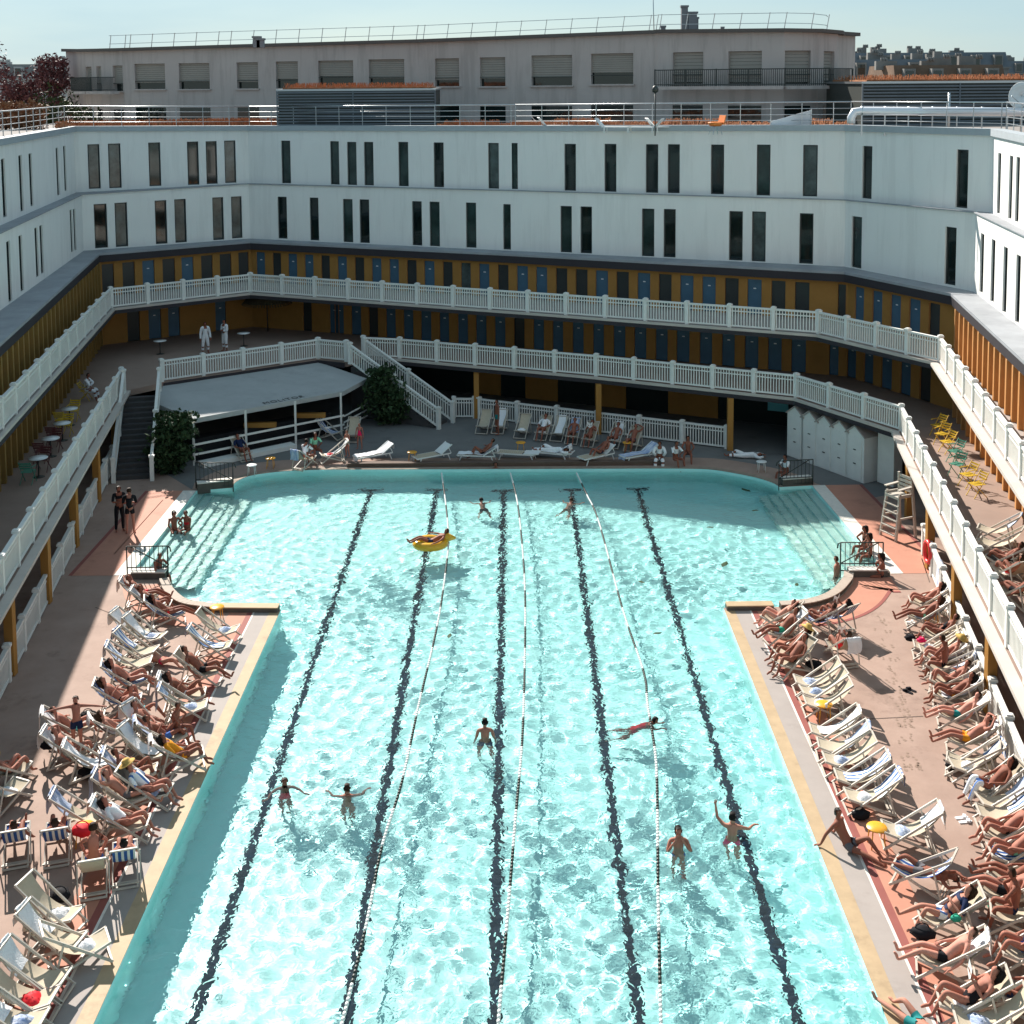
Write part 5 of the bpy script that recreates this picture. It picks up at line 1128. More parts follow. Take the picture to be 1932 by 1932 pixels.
ORD = 'first second third fourth fifth sixth seventh eighth ninth tenth eleventh twelfth thirteenth fourteenth fifteenth sixteenth seventeenth eighteenth nineteenth twentieth'.split()
CN = {'c': 'cream', 's': 'blue striped', 'd': 'dark'}
PH = {'bent': 'knees bent', 'bent_head': 'arm behind head', 'bent_read': 'reading', 'long': 'legs outstretched', 'long_head': 'hands behind head', 'mixed': 'one leg bent', 'kneeup': 'knee raised', 'situp': 'sitting upright', 'lying': 'lying flat'}
def clothes(g, c, c2=None):
    return {'shorts': c + ' shorts', 'brief': c + ' briefs', 'bikini': c + ' bikini', 'suit': c + ' swimsuit', 'shirt': c + ' shirt', 'robe': c + ' robe', 'trousers': c + ' trousers', 'shirt_shorts': c + ' shirt', 'top_trousers': c + ' trousers'}[g].replace('stripe ', 'striped ')
def row(rowname, group, lst, z=0.0):
    """crop, back x,y, front x,y, fabric, back towel, heap towel, person"""
    for k, (c, bx, by, fx, fy, fab, tb, th, who) in enumerate(lst):
        B_, F_ = cat(c, bx, by, z + .95), cat(c, fx, fy, z + .42); h = (F_ - B_).to_2d(); rz = math.atan2(h.y, h.x); m = (B_ + F_) / 2; loc = Vector((m.x + math.cos(rz) * .02, m.y + math.sin(rz) * .02, z))
        o_ = ORD[k]; wh = '%s from far, %s' % (o_, rowname)
        what = (' with %s towel' % TC[tb][1] if tb else '') + (' with a crumpled towel' if th else '') + ('' if tb or th else ' with someone in it' if who else ', empty')
        e = deckchair(loc, rz, fab, '%s deckchair%s, %s' % (CN[fab], what if not (tb and th) else ' with towels', wh), group)
        if tb: towel('full' if (tb in 'wt' and k % 3 == 1) else 'back', tb, e, '%s towel draped on chair %s' % (TC[tb][1], wh), k)
        if th: towel('heap', th, e, 'crumpled %s towel on chair %s' % (TC[th][1], wh), k + 1, z=.335, x=.16)
        if who:
            pose, g, cl, hr_, sk_, lg = who[:6]; ex = who[6] if len(who) > 6 else {}
            lab = 'person in %s, %s, %s' % (clothes(g, cl), PH[pose], wh)
            sc_ = rnd.uniform(.96, 1.04); ex = dict(ex)
            if ex.get('hat'): ex['hat'] = 'the sunbather %s' % wh
            person(loc, rz, pose, g, cl, hr_, sk_, lab, lg, scale=sc_, group='sunbathers in deckchairs', **ex)
            if pose == 'bent_read': b = MB(); b.add([(0, -.13, .1), (0, 0, 0), (0, .13, .1), (.02, -.13, .1), (.02, 0, 0), (.02, .13, .1), (-.03, -.13, .30), (-.05, 0, .2), (-.03, .13, .30)], [(0, 1, 7, 6), (1, 2, 8, 7)]); o = b.build('book', M_book, None, 'book', 'open book held by the reader in the deckchair ' + wh); o.location = loc + Matrix.Rotation(rz, 3, 'Z') @ Vector((.06, 0, .82)); o.rotation_euler = (0, 0, rz)
PIN = 'left poolside group, counted from its far end'
LF = 'left deckchair cluster'
row('left far cluster', 'deckchairs on the left deck', [
    ('A', 1030, 120, 1340, 280, 'c', 'w', '', ('long_head', 'shorts', 'red', 'brown', 2, 0)),
    ('A', 1150, 225, 1470, 390, 'c', 'w', '', ('bent_head', 'shorts', 'navy', 'brown', 2, 0)),
    ('A', 1290, 330, 1620, 470, 's', '', '', ('long', 'bikini', 'red', 'black', 2, 1)),
    ('A', 935, 475, 1270, 690, 'c', 'w', '', None),
    ('A', 1065, 520, 1420, 740, 'c', 'w', 'b', None),
    ('A', 955, 680, 1340, 890, 'c', 't', '', None),
    ('A', 865, 840, 1270, 1010, 'c', 't', '', None),
    ('A', 820, 1040, 1210, 1200, 's', '', '', ('mixed', 'brief', 'black', 'black', 0, 1)),
    ('B', 870, 20, 1230, 160, 's', '', '', ('kneeup', 'bikini', 'black', 'brown', 0, 1))])
row('left poolside line', 'deckchairs on the left deck', [
    ('L', 1500, 985, 1790, 1120, 'c', '', 'b', None), ('L', 1450, 1110, 1720, 1240, 'c', 't', '', None),
    ('L', 1350, 1290, 1640, 1430, 'c', '', '', ('mixed', 'shorts', 'black', 'black', 2, 0)), ('L', 1220, 1480, 1530, 1600, 'c', 'w', '', ('kneeup', 'bikini', 'white', 'black', 2, 1)),
    ('L', 1265, 1560, 1500, 1690, 'c', 'b', 'b', None)])
row('crowded left middle', 'deckchairs on the left deck', [
    ('B', 460, 270, 760, 400, 'c', 'w', '', ('mixed', 'shorts', 'turq', 'brown', 0, 0)), ('B', 900, 310, 1160, 420, 'c', 'w', '', ('bent', 'bikini', 'black', 'brown', 1, 1)),
    ('B', 1280, 350, 1600, 470, 'c', 'b', '', ('kneeup', 'shorts', 'blue', 'brown', 2, 0)), ('B', 430, 450, 800, 620, 'c', 'w', '', ('bent_head', 'brief', 'black', 'brown', 0, 0)),
    ('B', 1140, 410, 1440, 640, 'c', 'w', '', None), ('B', 1390, 530, 1790, 640, 'c', 'w', '', ('bent', 'shirt_shorts', 'orange', 'black', 2, 1)),
    ('B', 1090, 780, 1500, 980, 'd', '', 'b', ('bent', 'shirt', 'stripe', 'brown', 0, 0, {'hat': 1})), ('B', 890, 830, 1280, 1010, 'c', 'b', '', ('long_head', 'shorts', 'grey', 'brown', 1, 0)),
    ('B', 870, 1080, 1290, 1260, 'c', 'w', '', ('bent', 'shirt', 'white', 'black', 0, 1))])
row('near left end', 'deckchairs on the left deck', [
    ('C', 110, 270, 170, 90, 's', '', '', ('mixed', 'brief', 'black', 'brown', 2, 0)), ('C', 480, 250, 530, 80, 's', '', '', ('kneeup', 'brief', 'navy', 'brown', 2, 0)),
    ('C', 820, 540, 850, 330, 'c', '', '', ('situp', 'shorts', 'blue', 'brown', 0, 0)), ('C', 1105, 440, 1120, 250, 's', '', '', ('bent', 'shorts', 'pink', 'black', 0, 0)),
    ('C', 150, 620, 760, 960, 'c', '', 'w', None), ('C', 230, 890, 700, 1180, 'c', 'w', '', None), ('C', 60, 1230, 560, 1510, 'c', 'w', '', None),
    ('C', -60, 1420, 440, 1680, 'c', '', 'r', None), ('C', -120, 1620, 300, 1880, 'c', 'w', 'b', None)])
row('right poolside line', 'deckchairs on the right deck', [
    ('D', 950, 170, 500, 300, 'c', '', '', ('bent_head', 'bikini', 'white', 'black', 3, 1)), ('D', 940, 250, 590, 510, 'c', 'w', '', ('long', 'shorts', 'green', 'black', 2, 0)),
    ('D', 1090, 520, 690, 790, 'c', '', '', ('bent', 'bikini', 'black', 'brown', 2, 1, {'hat': 1})), ('D', 1130, 600, 650, 960, 'c', '', '', ('bent', 'brief', 'black', 'black', 2, 0)),
    ('D', 1480, 200, 1080, 310, 's', '', '', ('bent', 'brief', 'black', 'brown', 2, 0)), ('D', 1660, 180, 1300, 250, 's', '', '', ('bent_read', 'bikini', 'white', 'black', 2, 1)),
    ('D', 1690, 650, 1390, 620, 'c', 'w', '', ('bent_read', 'suit', 'red', 'brown', 0, 0)),
    ('S', 530, 1065, 210, 1200, 'c', '', 'b', None), ('S', 585, 1130, 250, 1280, 'c', '', 'b', None), ('S', 610, 1220, 290, 1360, 'c', '', 'b', None),
    ('S', 685, 1430, 320, 1570, 'c', 'w', '', None), ('S', 780, 1550, 350, 1680, 'c', 'b', '', None), ('S', 825, 1640, 400, 1790, 'c', '', 'b', None),
    ('S', 915, 1770, 500, 1920, 'c', 't', '', None), ('Q', 970, 90, 560, 250, 'c', 't', 'w', None), ('F', 885, 860, 260, 1100, 'c', 'w', 'b', None),
    ('F', 1080, 1450, 380, 1520, 's', '', '', ('lying', 'shorts', 'grey', 'black', 2, 0)), ('G', 1350, 320, 720, 590, 'c', '', '', ('mixed', 'shirt_shorts', 'navy', 'brown', 1, 1, {'col2': 'stripe'})),
    ('G', 1420, 860, 700, 1060, 'c', 'w', '', ('long', 'shorts', 'black', 'brown', 3, 0)), ('G', 1660, 1340, 980, 1610, 'c', '', 'w', ('bent_read', 'suit', 'black', 'black', 0, 1))])
row('far right fence row', 'deckchairs on the right deck', [
    ('S', 1315, 490, 1120, 600, 'c', 'w', '', ('bent', 'bikini', 'white', 'black', 0, 1)), ('S', 1330, 600, 1080, 710, 'c', 'w', '', ('long', 'bikini', 'mint', 'brown', 2, 1)),
    ('E', 980, 340, 620, 490, 'c', '', '', ('bent', 'suit', 'black', 'black', 2, 0)), ('E', 965, 480, 450, 660, 'c', '', 'w', None),
    ('E', 1050, 630, 640, 800, 'c', 'w', '', ('bent', 'bikini', 'white', 'brown', 0, 0, {'hat': 1})), ('E', 1090, 780, 700, 920, 'c', 't', '', ('situp', 'brief', 'black', 'brown', 2, 0)),
    ('E', 1130, 920, 740, 1090, 'c', 'w', '', ('kneeup', 'brief', 'black', 'brown', 0, 0)), ('E', 1190, 1080, 780, 1270, 'c', 'w', '', ('bent', 'bikini', 'orange', 'black', 2, 1)),
    ('E', 1290, 1320, 830, 1520, 'c', 'w', '', ('long', 'shorts', 'teal', 'brown', 3, 0)), ('E', 1470, 1640, 900, 1830, 'c', 'w', '', ('long_head', 'shorts', 'orange', 'brown', 0, 0))])
row('near right fence row', 'deckchairs on the right deck', [
    ('F', 1680, 80, 1030, 320, 'c', 't', 'w', None), ('F', 1850, 320, 1330, 620, 'c', '', '', ('bent', 'top_trousers', 'stripe', 'black', 2, 1, {'col2': 'mint'})),
    ('F', 1960, 660, 1470, 900, 'c', 't', '', None), ('F', 2050, 880, 1500, 1120, 'c', '', '', ('bent', 'brief', 'black', 'black', 0, 0)),
    ('F', 2120, 1120, 1620, 1380, 's', '', '', ('bent', 'bikini', 'mint', 'brown', 0, 1)), ('F', 2180, 1500, 1600, 1620, 'c', '', '', ('long', 'brief', 'black', 'brown', 2, 0)),
    ('G', 2150, 330, 1700, 560, 'c', '', '', ('situp', 'brief', 'navy', 'brown', 2, 0)), ('G', 1880, 1560, 1180, 1840, 'c', '', 'b', None),
    ('G', 2230, 700, 1850, 1000, 'c', '', '', ('bent', 'shorts', 'blue', 'brown', 0, 0))])
row('shaded far row', 'deckchairs at the far end', [
    ('M', 825, 950, 790, 1050, 'c', '', '', None), ('M', 915, 950, 880, 1050, 'c', 'w', '', None), ('M', 1045, 975, 1005, 1075, 'c', '', 'w', None), ('M', 1165, 985, 1120, 1085, 'c', '', 'w', ('bent', 'shirt', 'white', 'brown', 2, 0)),
    ('M', 1250, 990, 1210, 1090, 'c', 'w', '', None), ('M', 1330, 1000, 1290, 1110, 'c', 'b', '', ('bent', 'brief', 'navy', 'brown', 2, 0)), ('M', 1425, 1020, 1385, 1120, 'c', '', '', ('bent_read', 'brief', 'black', 'brown', 2, 0)),
    ('M', 1570, 1030, 1530, 1125, 'c', 'w', '', ('bent', 'shorts', 'grey', 'brown', 2, 0)), ('M', 1670, 1045, 1625, 1145, 'c', '', '', ('bent_head', 'shorts', 'navy', 'brown', 2, 0))])
row('shaded bar group', 'deckchairs at the far end', [
    ('Y', 1810, 1005, 1890, 1075, 's', '', '', None), ('M', 80, 1000, 65, 1090, 'c', '', '', None), ('Y', 1290, 1085, 1420, 1215, 'c', '', '', ('bent', 'shirt', 'navy', 'brown', 2, 0)),
    ('Y', 1670, 1180, 1740, 1215, 'c', 'b', '', ('situp', 'shirt', 'white', 'black', 2, 0)), ('Y', 1900, 1130, 1850, 1200, 'c', 'w', 'r', None)])
row('right gallery row', 'deckchairs on the right gallery', [
    ('H', 1060, 640, 800, 800, 'c', 'b', '', None), ('H', 1110, 800, 800, 950, 'c', '', '', None), ('H', 1200, 1000, 900, 1130, 'd', '', '', ('bent', 'brief', 'navy', 'brown', 2, 0)), ('H', 1230, 1180, 970, 1260, 'c', '', 'w', ('bent', 'brief', 'red', 'brown', 2, 0)), ('H', 1330, 1400, 1050, 1500, 'c', '', '', ('long', 'shorts', 'black', 'brown', 2, 0))], Z1)

# ------------------------------------------------------------------ tables, loungers, gallery furniture
def stool(loc, colr, lab, h=.46, r_=.23, legs=4, cat_='table', name='side_table', group='small round side tables'):
    e = empty(name, loc, .3, cat_, lab, group); b = MB(); b.lathe([(.01, h - .03), (r_ - .01, h - .03), (r_, h - .015), (r_ - .01, h), (.01, h)], (0, 0, 0), 22); b.build('tabletop', colr, e)
    for k in range(legs): a = k * 6.283 / legs + .5; b = MB(); b.tube([(r_ * .75 * math.cos(a), r_ * .75 * math.sin(a), h - .03), (r_ * .95 * math.cos(a), r_ * .95 * math.sin(a), 0)], .014, 6); b.build('leg', colr, e)
    return e
for c, x, y, lab in (('S', 1235, 790, 'yellow round table between sunbathers in the right fence row'), ('S', 420, 1510, 'orange yellow round table in the right poolside line with a white note'), ('F', 150, 1330, 'orange yellow table near the seated man at the pool edge'),
                     ('L', 1640, 1060, 'yellow table at the far corner of the left deck'), ('M', 405, 1245, 'orange yellow table between the white loungers at the far edge'), ('Y', 1520, 1280, 'small orange table with two drinks at the far left curve'),
                     ('M', 1015, 1190, 'orange yellow table behind the middle loungers'), ('M', 1615, 1190, 'orange yellow table behind the right hand loungers'), ('C', 760, 330, 'orange table carrying the red bag')):
    t_ = stool(cat(c, x, y), M_ytab, lab)
for c, x, y, lab in (('N', 457, 1300, 'white round table near the far right pool curve'), ('Y', 1415, 1320, 'white round table near the far left pool curve')): stool(cat(c, x, y), M_plast, lab)
for k, (c, x, y) in enumerate((('Y', 1512, 1236), ('Y', 1530, 1234), ('S', 440, 1415))):
    q = cat(c, x, y, .46); b = MB(); b.lathe([(.03, 0), (.035, .1), (.03, .11), (.02, .11)], (0, 0, 0), 10); o = b.build('drinking_glass', mat('orange_drink', (.7, .3, .03), .2) if k < 2 else M_book, None, 'glass', ('left orange drink on the small far table', 'right orange drink on the small far table', 'white cup on the right poolside table')[k]); o.location = q
def lounger(c, fx, fy, hx, hy, lab, up_=1, tw=None):
    A, B = cat(c, fx, fy, .3), cat(c, hx, hy, .3 + .35 * up_); v = (B - A).to_2d(); rz = math.atan2(v.y, v.x); m = (A + B) / 2
    e = empty('pool_lounger', (m.x, m.y, 0), rz, 'lounger', lab, 'white metal loungers along the far edge')
    b = MB()
    for y in (-.29, .29): b.beam((-.95, y, .30), (.75, y, .30), .04, .05)
    b.beam((-.95, -.29, .3), (-.95, .29, .3), .04, .05); b.build('frame', M_plast, e)
    b = MB()
    for k in range(12): b.beam((-.9 + k * .095, -.27, .325), (-.9 + k * .095, .27, .325), .075, .015)
    b.build('seat', M_cream, e); b = MB(); x1, z1 = (.80, .68) if up_ else (.95, .34)
    b.beam((.26, 0, .33), (x1, 0, z1), .54, .02)
    for y in (-.29, .29): b.beam((.26, y, .33), (x1 + .02, y, z1 + .02), .035, .04)
    if up_: b.beam((x1 - .15, -.27, z1 - .1), (x1 - .02, -.27, .3), .03, .03); b.beam((x1 - .15, .27, z1 - .1), (x1 - .02, .27, .3), .03, .03)
    b.build('backrest', M_plast, e)
    for x, dx in ((-.75, -.12), (.6, .12)):
        for y in (-.29, .29): b = MB(); b.beam((x, y, .29), (x + dx, y, 0), .04, .04); b.build('leg', M_plast, e)
    if tw:
        path = [(-.98, .10), (-.97, .2), (-.955, .33)] + [(-.9 + k * .1, .35) for k in range(12)] + [(.3, .37), (.5, .50), (.7, .63), (.82, .715), (.86, .60), (.87, .45)]
        b = MB(); vs, fs = strip_mesh(path[(0 if 'l' in tw else 11):], .5, len(lab), .012); b.add(vs, fs, 0, True); o = b.build('towel', TC[tw[0]][0], None, 'towel', TC[tw[0]][1] + ' towel spread on the ' + ' '.join(lab.split()[:9]), 'towels on the loungers', norm=False); o.location = e.location; o.rotation_euler = e.rotation_euler
    return e
lg = [lounger('M', 85, 1220, 300, 1140, 'leftmost white lounger with towel at the far edge', 1, 'wl'), lounger('M', 460, 1215, 585, 1150, 'empty cream lounger right of the orange table', 1), lounger('M', 660, 1200, 900, 1165, 'white lounger with a dark reclining sunbather', 1, 'wl'),
      lounger('M', 920, 1190, 1090, 1200, 'flat white lounger in the middle of the far edge', 0), lounger('M', 1090, 1180, 1300, 1200, 'white lounger with a person under a white towel', 0, 'wl'), lounger('M', 1340, 1230, 1550, 1140, 'white lounger with a person sitting back, right of centre', 1), lounger('M', 1570, 1220, 1800, 1140, 'rightmost white lounger with blue towel', 1, 'bl')]
def on(e, pose, g, cl, hr_, sk_, lab, dx=0, dz=-.08, **k):
    rz = e.rotation_euler.z + math.pi; q = Matrix.Rotation(rz, 3, 'Z') @ Vector((dx, 0, dz)); return person((e.location.x + q.x, e.location.y + q.y, dz), rz, pose, g, cl, hr_, sk_, lab, **k)
on(lg[2], 'kneeup', 'brief', 'black', 'brown', 2, 'dark sunbather with raised knee on the third white lounger', dx=-.25, dz=-.02); on(lg[5], 'bent', 'shorts', 'navy', 'brown', 2, 'person in navy shorts on the lounger right of centre', dx=-.25, dz=-.02)
on(lg[4], 'lying', 'robe', 'white', 'brown', 2, 'person in white lying on the fifth far lounger', dx=0, dz=-.04)
# bistro chairs on the right gallery
def bistro(loc, rz, m, lab, group):
    e = empty('bistro_chair', loc, rz, 'chair', lab, group); b = MB()
    for k in range(7): b.beam((-.20 + k * .066, -.2, .45), (-.20 + k * .066, .2, .45), .05, .012)
    b.build('seat', m, e); b = MB()
    for k in range(3): b.beam((-.24 - k * .03, -.2, .62 + k * .09), (-.24 - k * .03, .2, .62 + k * .09), .012, .06)
    b.build('backrest', m, e)
    for y in (-.21, .21):
        b = MB(); b.beam((.26, y, 0), (-.33, y, .86), .02, .025); b.build('leg', m, e); b = MB(); b.beam((-.26, y, 0), (.20, y, .45), .02, .025); b.build('leg', m, e)
    for y in (-.24, .24): b = MB(); b.beam((-.22, y, .66), (.16, y, .64), .03, .02); b.build('armrest', m, e)
for k, (x, y, m, lab) in enumerate(((1450, 1100, M_ychair, 'dim yellow bistro chair farthest along the right gallery'), (1470, 1150, M_ychair, 'first sunlit yellow bistro chair on the right gallery'), (1500, 1195, M_ychair, 'second sunlit yellow bistro chair, just before the green ones'), (1545, 1250, M_gchair, 'farther green bistro chair on the right gallery'),
                                    (1555, 1325, M_gchair, 'nearer green bistro chair on the right gallery'), (1615, 1385, M_ychair, 'yellow bistro chair just after the green ones'), (1665, 1440, M_ychair, 'yellow bistro chair nearest the gallery deckchairs'))):
    bistro(cat('N', x, y, Z1), R(205 + 12 * math.sin(k * 2)), m, lab, 'bistro chairs on the right gallery')
def gtable(c, x, y, lab, z=Z1): q = cat(c, x, y, z); e = empty('bistro_table', q, 0, 'table', lab, 'round tables on the left gallery'); b = MB(); b.lathe([(.01, .70), (.34, .70), (.35, .72), (.01, .73)], (0, 0, 0), 24); b.build('tabletop', M_plast, e); b = MB(); b.tube([(0, 0, .02), (0, 0, .7)], .025, 8); b.lathe([(.22, 0), (.05, .03), (.03, .05)], (0, 0, 0), 12); b.build('stem', M_iron, e)
gl = [('Y', 218, 1330), ('Y', 287, 1215), ('Y', 352, 1125), ('Y', 393, 1040)]
for k, (c, x, y) in enumerate(gl):
    gtable(c, x, y, ('white round table nearest the camera on the left gallery', 'second white round table up the left gallery', 'third white round table up the left gallery', 'farthest white round table, beside the robed guest')[k])
    q = cat(c, x, y, Z1); bistro((q.x - .1, q.y - .75, Z1), R(90), (M_gchair, mat('oxblood_lacquer', (.12, .03, .03), .5), mat('oxblood_lacquer', (.12, .03, .03), .5), M_ychair)[k], ('green chair at the nearest', 'red chair at the second', 'red chair at the third', 'yellow chair at the farthest')[k] + ' left gallery table', 'chairs at the left gallery tables')
    bistro((q.x - .1, q.y + .75, Z1), R(-90), (mat('oxblood_lacquer', (.12, .03, .03), .5), mat('oxblood_lacquer', (.12, .03, .03), .5), M_ychair, M_ychair)[k], ('red chair behind the nearest', 'red chair behind the second', 'yellow chair behind the third', 'yellow chair behind the farthest')[k] + ' left gallery table', 'chairs at the left gallery tables')
gtable('Y', 1370, 595, 'round table on the shaded terrace beside the parasol'); gtable('Y', 900, 640, 'round table on the shaded terrace at left of the robed pair')
q = cat('Y', 500, 900, Z1); bistro((q.x - .15, q.y, Z1), 0, M_ychair, 'yellow chair under the robed guest on the left gallery', 'chairs at the left gallery tables')
person((q.x - .2, q.y, Z1 - .04), 0, 'situp', 'robe', 'white', 'brown', 2, 'seated guest in a white bathrobe on the left gallery')
q = cat('Y', 1155, 640, Z1); person(q, R(-60), 'stand', 'robe', 'white', 'brown', 2, 'left of the two guests in white robes standing on the terrace')
q = cat('Y', 1265, 625, Z1); person(q, R(-130), 'stand_fold', 'robe', 'white', 'black', 2, 'right of the two guests in white robes standing on the terrace')

# ------------------------------------------------------------------ people on foot, on the steps and in the water
q = cat('L', 905, 385); person(q, R(-60), 'stand_fold', 'shirt_trousers', 'black', 'black', 2, 'left staff member in black standing by the shade line', col2='black', scale=1.03)
bpy.data.objects[-1] if False else None
q = cat('L', 985, 405); person(q, R(100), 'stand_fold', 'shirt_shorts', 'black', 'brown', 0, 'right staff member in black shirt and shorts by the shade line', col2='black', scale=1.03)
def head_at(c, x, y, zh, pose, rz, g, cl, hr_, sk_, lab, **k):
    d = POSES[pose]['P']['head']; s_ = k.get('scale', 1); p = cat(c, x, y, zh); off = Matrix.Rotation(rz, 3, 'Z') @ (d * s_)
    return person((p.x - off.x, p.y - off.y, zh - d.z * s_), rz, pose, g, cl, hr_, sk_, lab, **k)
head_at('B', 675, 165, 1.50, 'stand_spread', R(-80), 'shorts', 'navy', 'brown', 0, 'boy with arms spread, standing behind the crowded left deckchairs', scale=.9)
head_at('B', 1590, 215, 1.1, 'situp', R(-10), 'shorts', 'blue', 'brown', 2, 'bare chested man in blue shorts sitting up at the left pool edge', scale=.9)
lab_ = {}
for c, x, y, zh, pose, rz, g, cl, hr_, sk_, lab, lg_ in (
    ('L', 1315, 250, .55, 'situp', -60, 'bikini', 'black', 'black', 2, 'left woman of the pair sitting on the left pool steps', 1), ('L', 1400, 245, .55, 'situp', -110, 'suit', 'red', 'brown', 2, 'right person of the pair sitting on the left pool steps', 0),
    ('L', 1205, 565, .75, 'situp', -40, 'brief', 'black', 'brown', 2, 'person sitting behind the left step handrail', 0), ('S', 725, 60, .8, 'situp', 200, 'suit', 'black', 'black', 2, 'person in black sitting at the top of the right pool steps', 1),
    ('S', 755, 115, .75, 'situp', 190, 'bikini', 'black', 'black', 2, 'second person sitting behind the right step handrail', 1), ('S', 845, 265, .75, 'situp', 170, 'brief', 'black', 'black', 2, 'person crouching beside the right step handrail', 1),
    ('S', 515, 290, .45, 'stand', 150, 'brief', 'black', 'brown', 0, 'bather leaning out of the water at the right curve', 0)):
    head_at(c, x, y, zh, pose, R(rz), g, cl, hr_, sk_, lab, long=bool(lg_))
make_pose('sit_ground', dict(pelvis=V(0, 0, .13), chest=V(-.20, 0, .40), neck=V(-.28, 0, .62), head=V(-.28, 0, .79), face=V(1, 0, -.1), armL=[V(-.26, .19, .56), V(-.42, .27, .32), V(-.52, .32, .06), V(-.8, .4, -.1)], armR=[V(-.26, -.19, .56), V(-.42, -.27, .32), V(-.52, -.32, .06), V(-.8, -.4, -.1)],
                       legL=[V(.02, .09, .12), V(.38, .14, .38), V(.70, .14, .07), V(.86, .15, .03)], legR=[V(.02, -.09, .12), V(.45, -.12, .14), V(.88, -.12, .07), V(.96, -.14, .20)]))
head_at('Q', 510, 375, .79, 'sit_ground', R(-42), 'shorts', 'grey', 'black', 2, 'man with dark hair leaning back on both hands at the right pool edge')
q = cat('Q', 990, 1900); person((q.x + .18, q.y - .25, -.32), R(122), 'lying', 'shorts', 'teal', 'brown', 1, 'person lying on the near right coping with feet toward the water')
for c, x, y, zh, pose, rz, g, cl, hr_, sk_, lab, lg_ in (
    ('M', 880, 905, 1.65, 'stand', 200, 'shorts', 'teal', 'brown', 2, 'person in teal shorts standing among the shaded deckchairs', 0), ('M', 108, 1035, 1.2, 'stand', 250, 'suit', 'pink', 'brown', 0, 'child in a pink swimsuit standing by the bar lounge', 0),
    ('M', 38, 1075, 1.25, 'stand_fold', 230, 'suit', 'red', 'brown', 0, 'child in red standing left of the pink child', 0), ('M', 1795, 1140, .95, 'situp', -100, 'robe', 'white', 'brown', 2, 'person wrapped in a white towel sitting at the right loungers', 0),
    ('N', 45, 1110, 1.1, 'situp', -100, 'shorts', 'grey', 'brown', 2, 'person sitting right of the loungers, leaning forward', 0), ('M', 1890, 1140, 1.0, 'situp', -60, 'shirt', 'white', 'brown', 2, 'person in white shirt sitting beside the last lounger', 0),
    ('N', 590, 1215, .95, 'situp', -150, 'shirt', 'white', 'black', 2, 'person in white behind the far right handrail', 0), ('Y', 1770, 1090, 1.05, 'situp', -60, 'shirt', 'mint', 'black', 2, 'person in a pale shirt by the striped deckchair near the bar', 1)):
    head_at(c, x, y, zh, pose, R(rz), g, cl, hr_, sk_, lab, long=bool(lg_), scale={'child': .72}.get(lab.split()[0], 1))
q = cat('N', 365, 1225); person((q.x, q.y, -.3), R(170), 'lying', 'robe', 'white', 'brown', 2, 'person in white lying on the ground near the doorway')
sw = dict(recvc=True, group='swimmers in the pool')
def swimmer(x, y, pose, rz, g, cl, hr_, sk_, lab, dz=0, long=False):
    p = at(x, y, WZ + .12); d = POSES[pose]['P']['head']; off = Matrix.Rotation(R(rz), 3, 'Z') @ d
    z = WZ if pose.startswith('swim') else WZ + .28 - d.z + dz
    person((p.x - off.x, p.y - off.y, z), R(rz), pose, g, cl, hr_, sk_, lab, long=long, **sw)
swimmer(537, 1476, 'stand_out', -75, 'suit', 'red', 'black', 2, 'swimmer with dark hair at left, facing the camera, beside the first lane line', dz=-.12)
swimmer(655, 1490, 'stand_out', 95, 'bikini', 'black', 'brown', 0, 'swimmer with hair in a bun heading away, arms spread', long=False, dz=-.10)
swimmer(915, 1380, 'stand', 92, 'shorts', 'navy', 'black', 0, 'man standing chest deep with his back to the camera near the centre line', dz=.12)
swimmer(1280, 1588, 'stand_face', -90, 'bikini', 'blue', 'black', 0, 'woman in blue bikini standing with hands at her face, right of the third rope', dz=.10, long=True)
swimmer(1382, 1562, 'stand_reach', 75, 'shorts', 'pink', 'black', 1, 'man in pink shorts raising one arm beside the rightmost lane line', dz=.12)
swimmer(1236, 1357, 'swim_long', 0, 'suit', 'red', 'black', 2, 'swimmer in a red suit crossing under the right lane rope')
swimmer(1078, 942, 'swim', 70, 'brief', 'black', 'brown', 1, 'pale swimmer in black trunks at the far shade line')
swimmer(908, 942, 'swim', 100, 'shorts', 'black', 'black', 1, 'swimmer in black shorts between left and middle ropes at the far end')
swimmer(935, 884, 'stand', -90, 'brief', 'black', 'brown', 2, 'bather holding the far edge of the pool', dz=.05)
q = at(812, 1030, WZ); b = MB(); b.tube([(.44 * math.cos(a) * 1.15, .44 * math.sin(a), .10) for a in [i * math.pi / 14 for i in range(28)]], .17, 10, closed=True); b.tube([(.45, 0, .2), (.62, 0, .30), (.95, .05, .22)], [.12, .18, .05], 10)
o = b.build('swim_ring', mat('yellow_vinyl', (.75, .38, .02), .25), None, 'inflatable ring', 'yellow inflatable ring floating beside the left lane rope'); o.location = q; o.rotation_euler = (0, 0, R(10))
person((q.x + .05, q.y, WZ + .12), R(-170), 'float', 'shorts', 'navy', 'brown', 2, 'person lounging in the yellow inflatable ring')

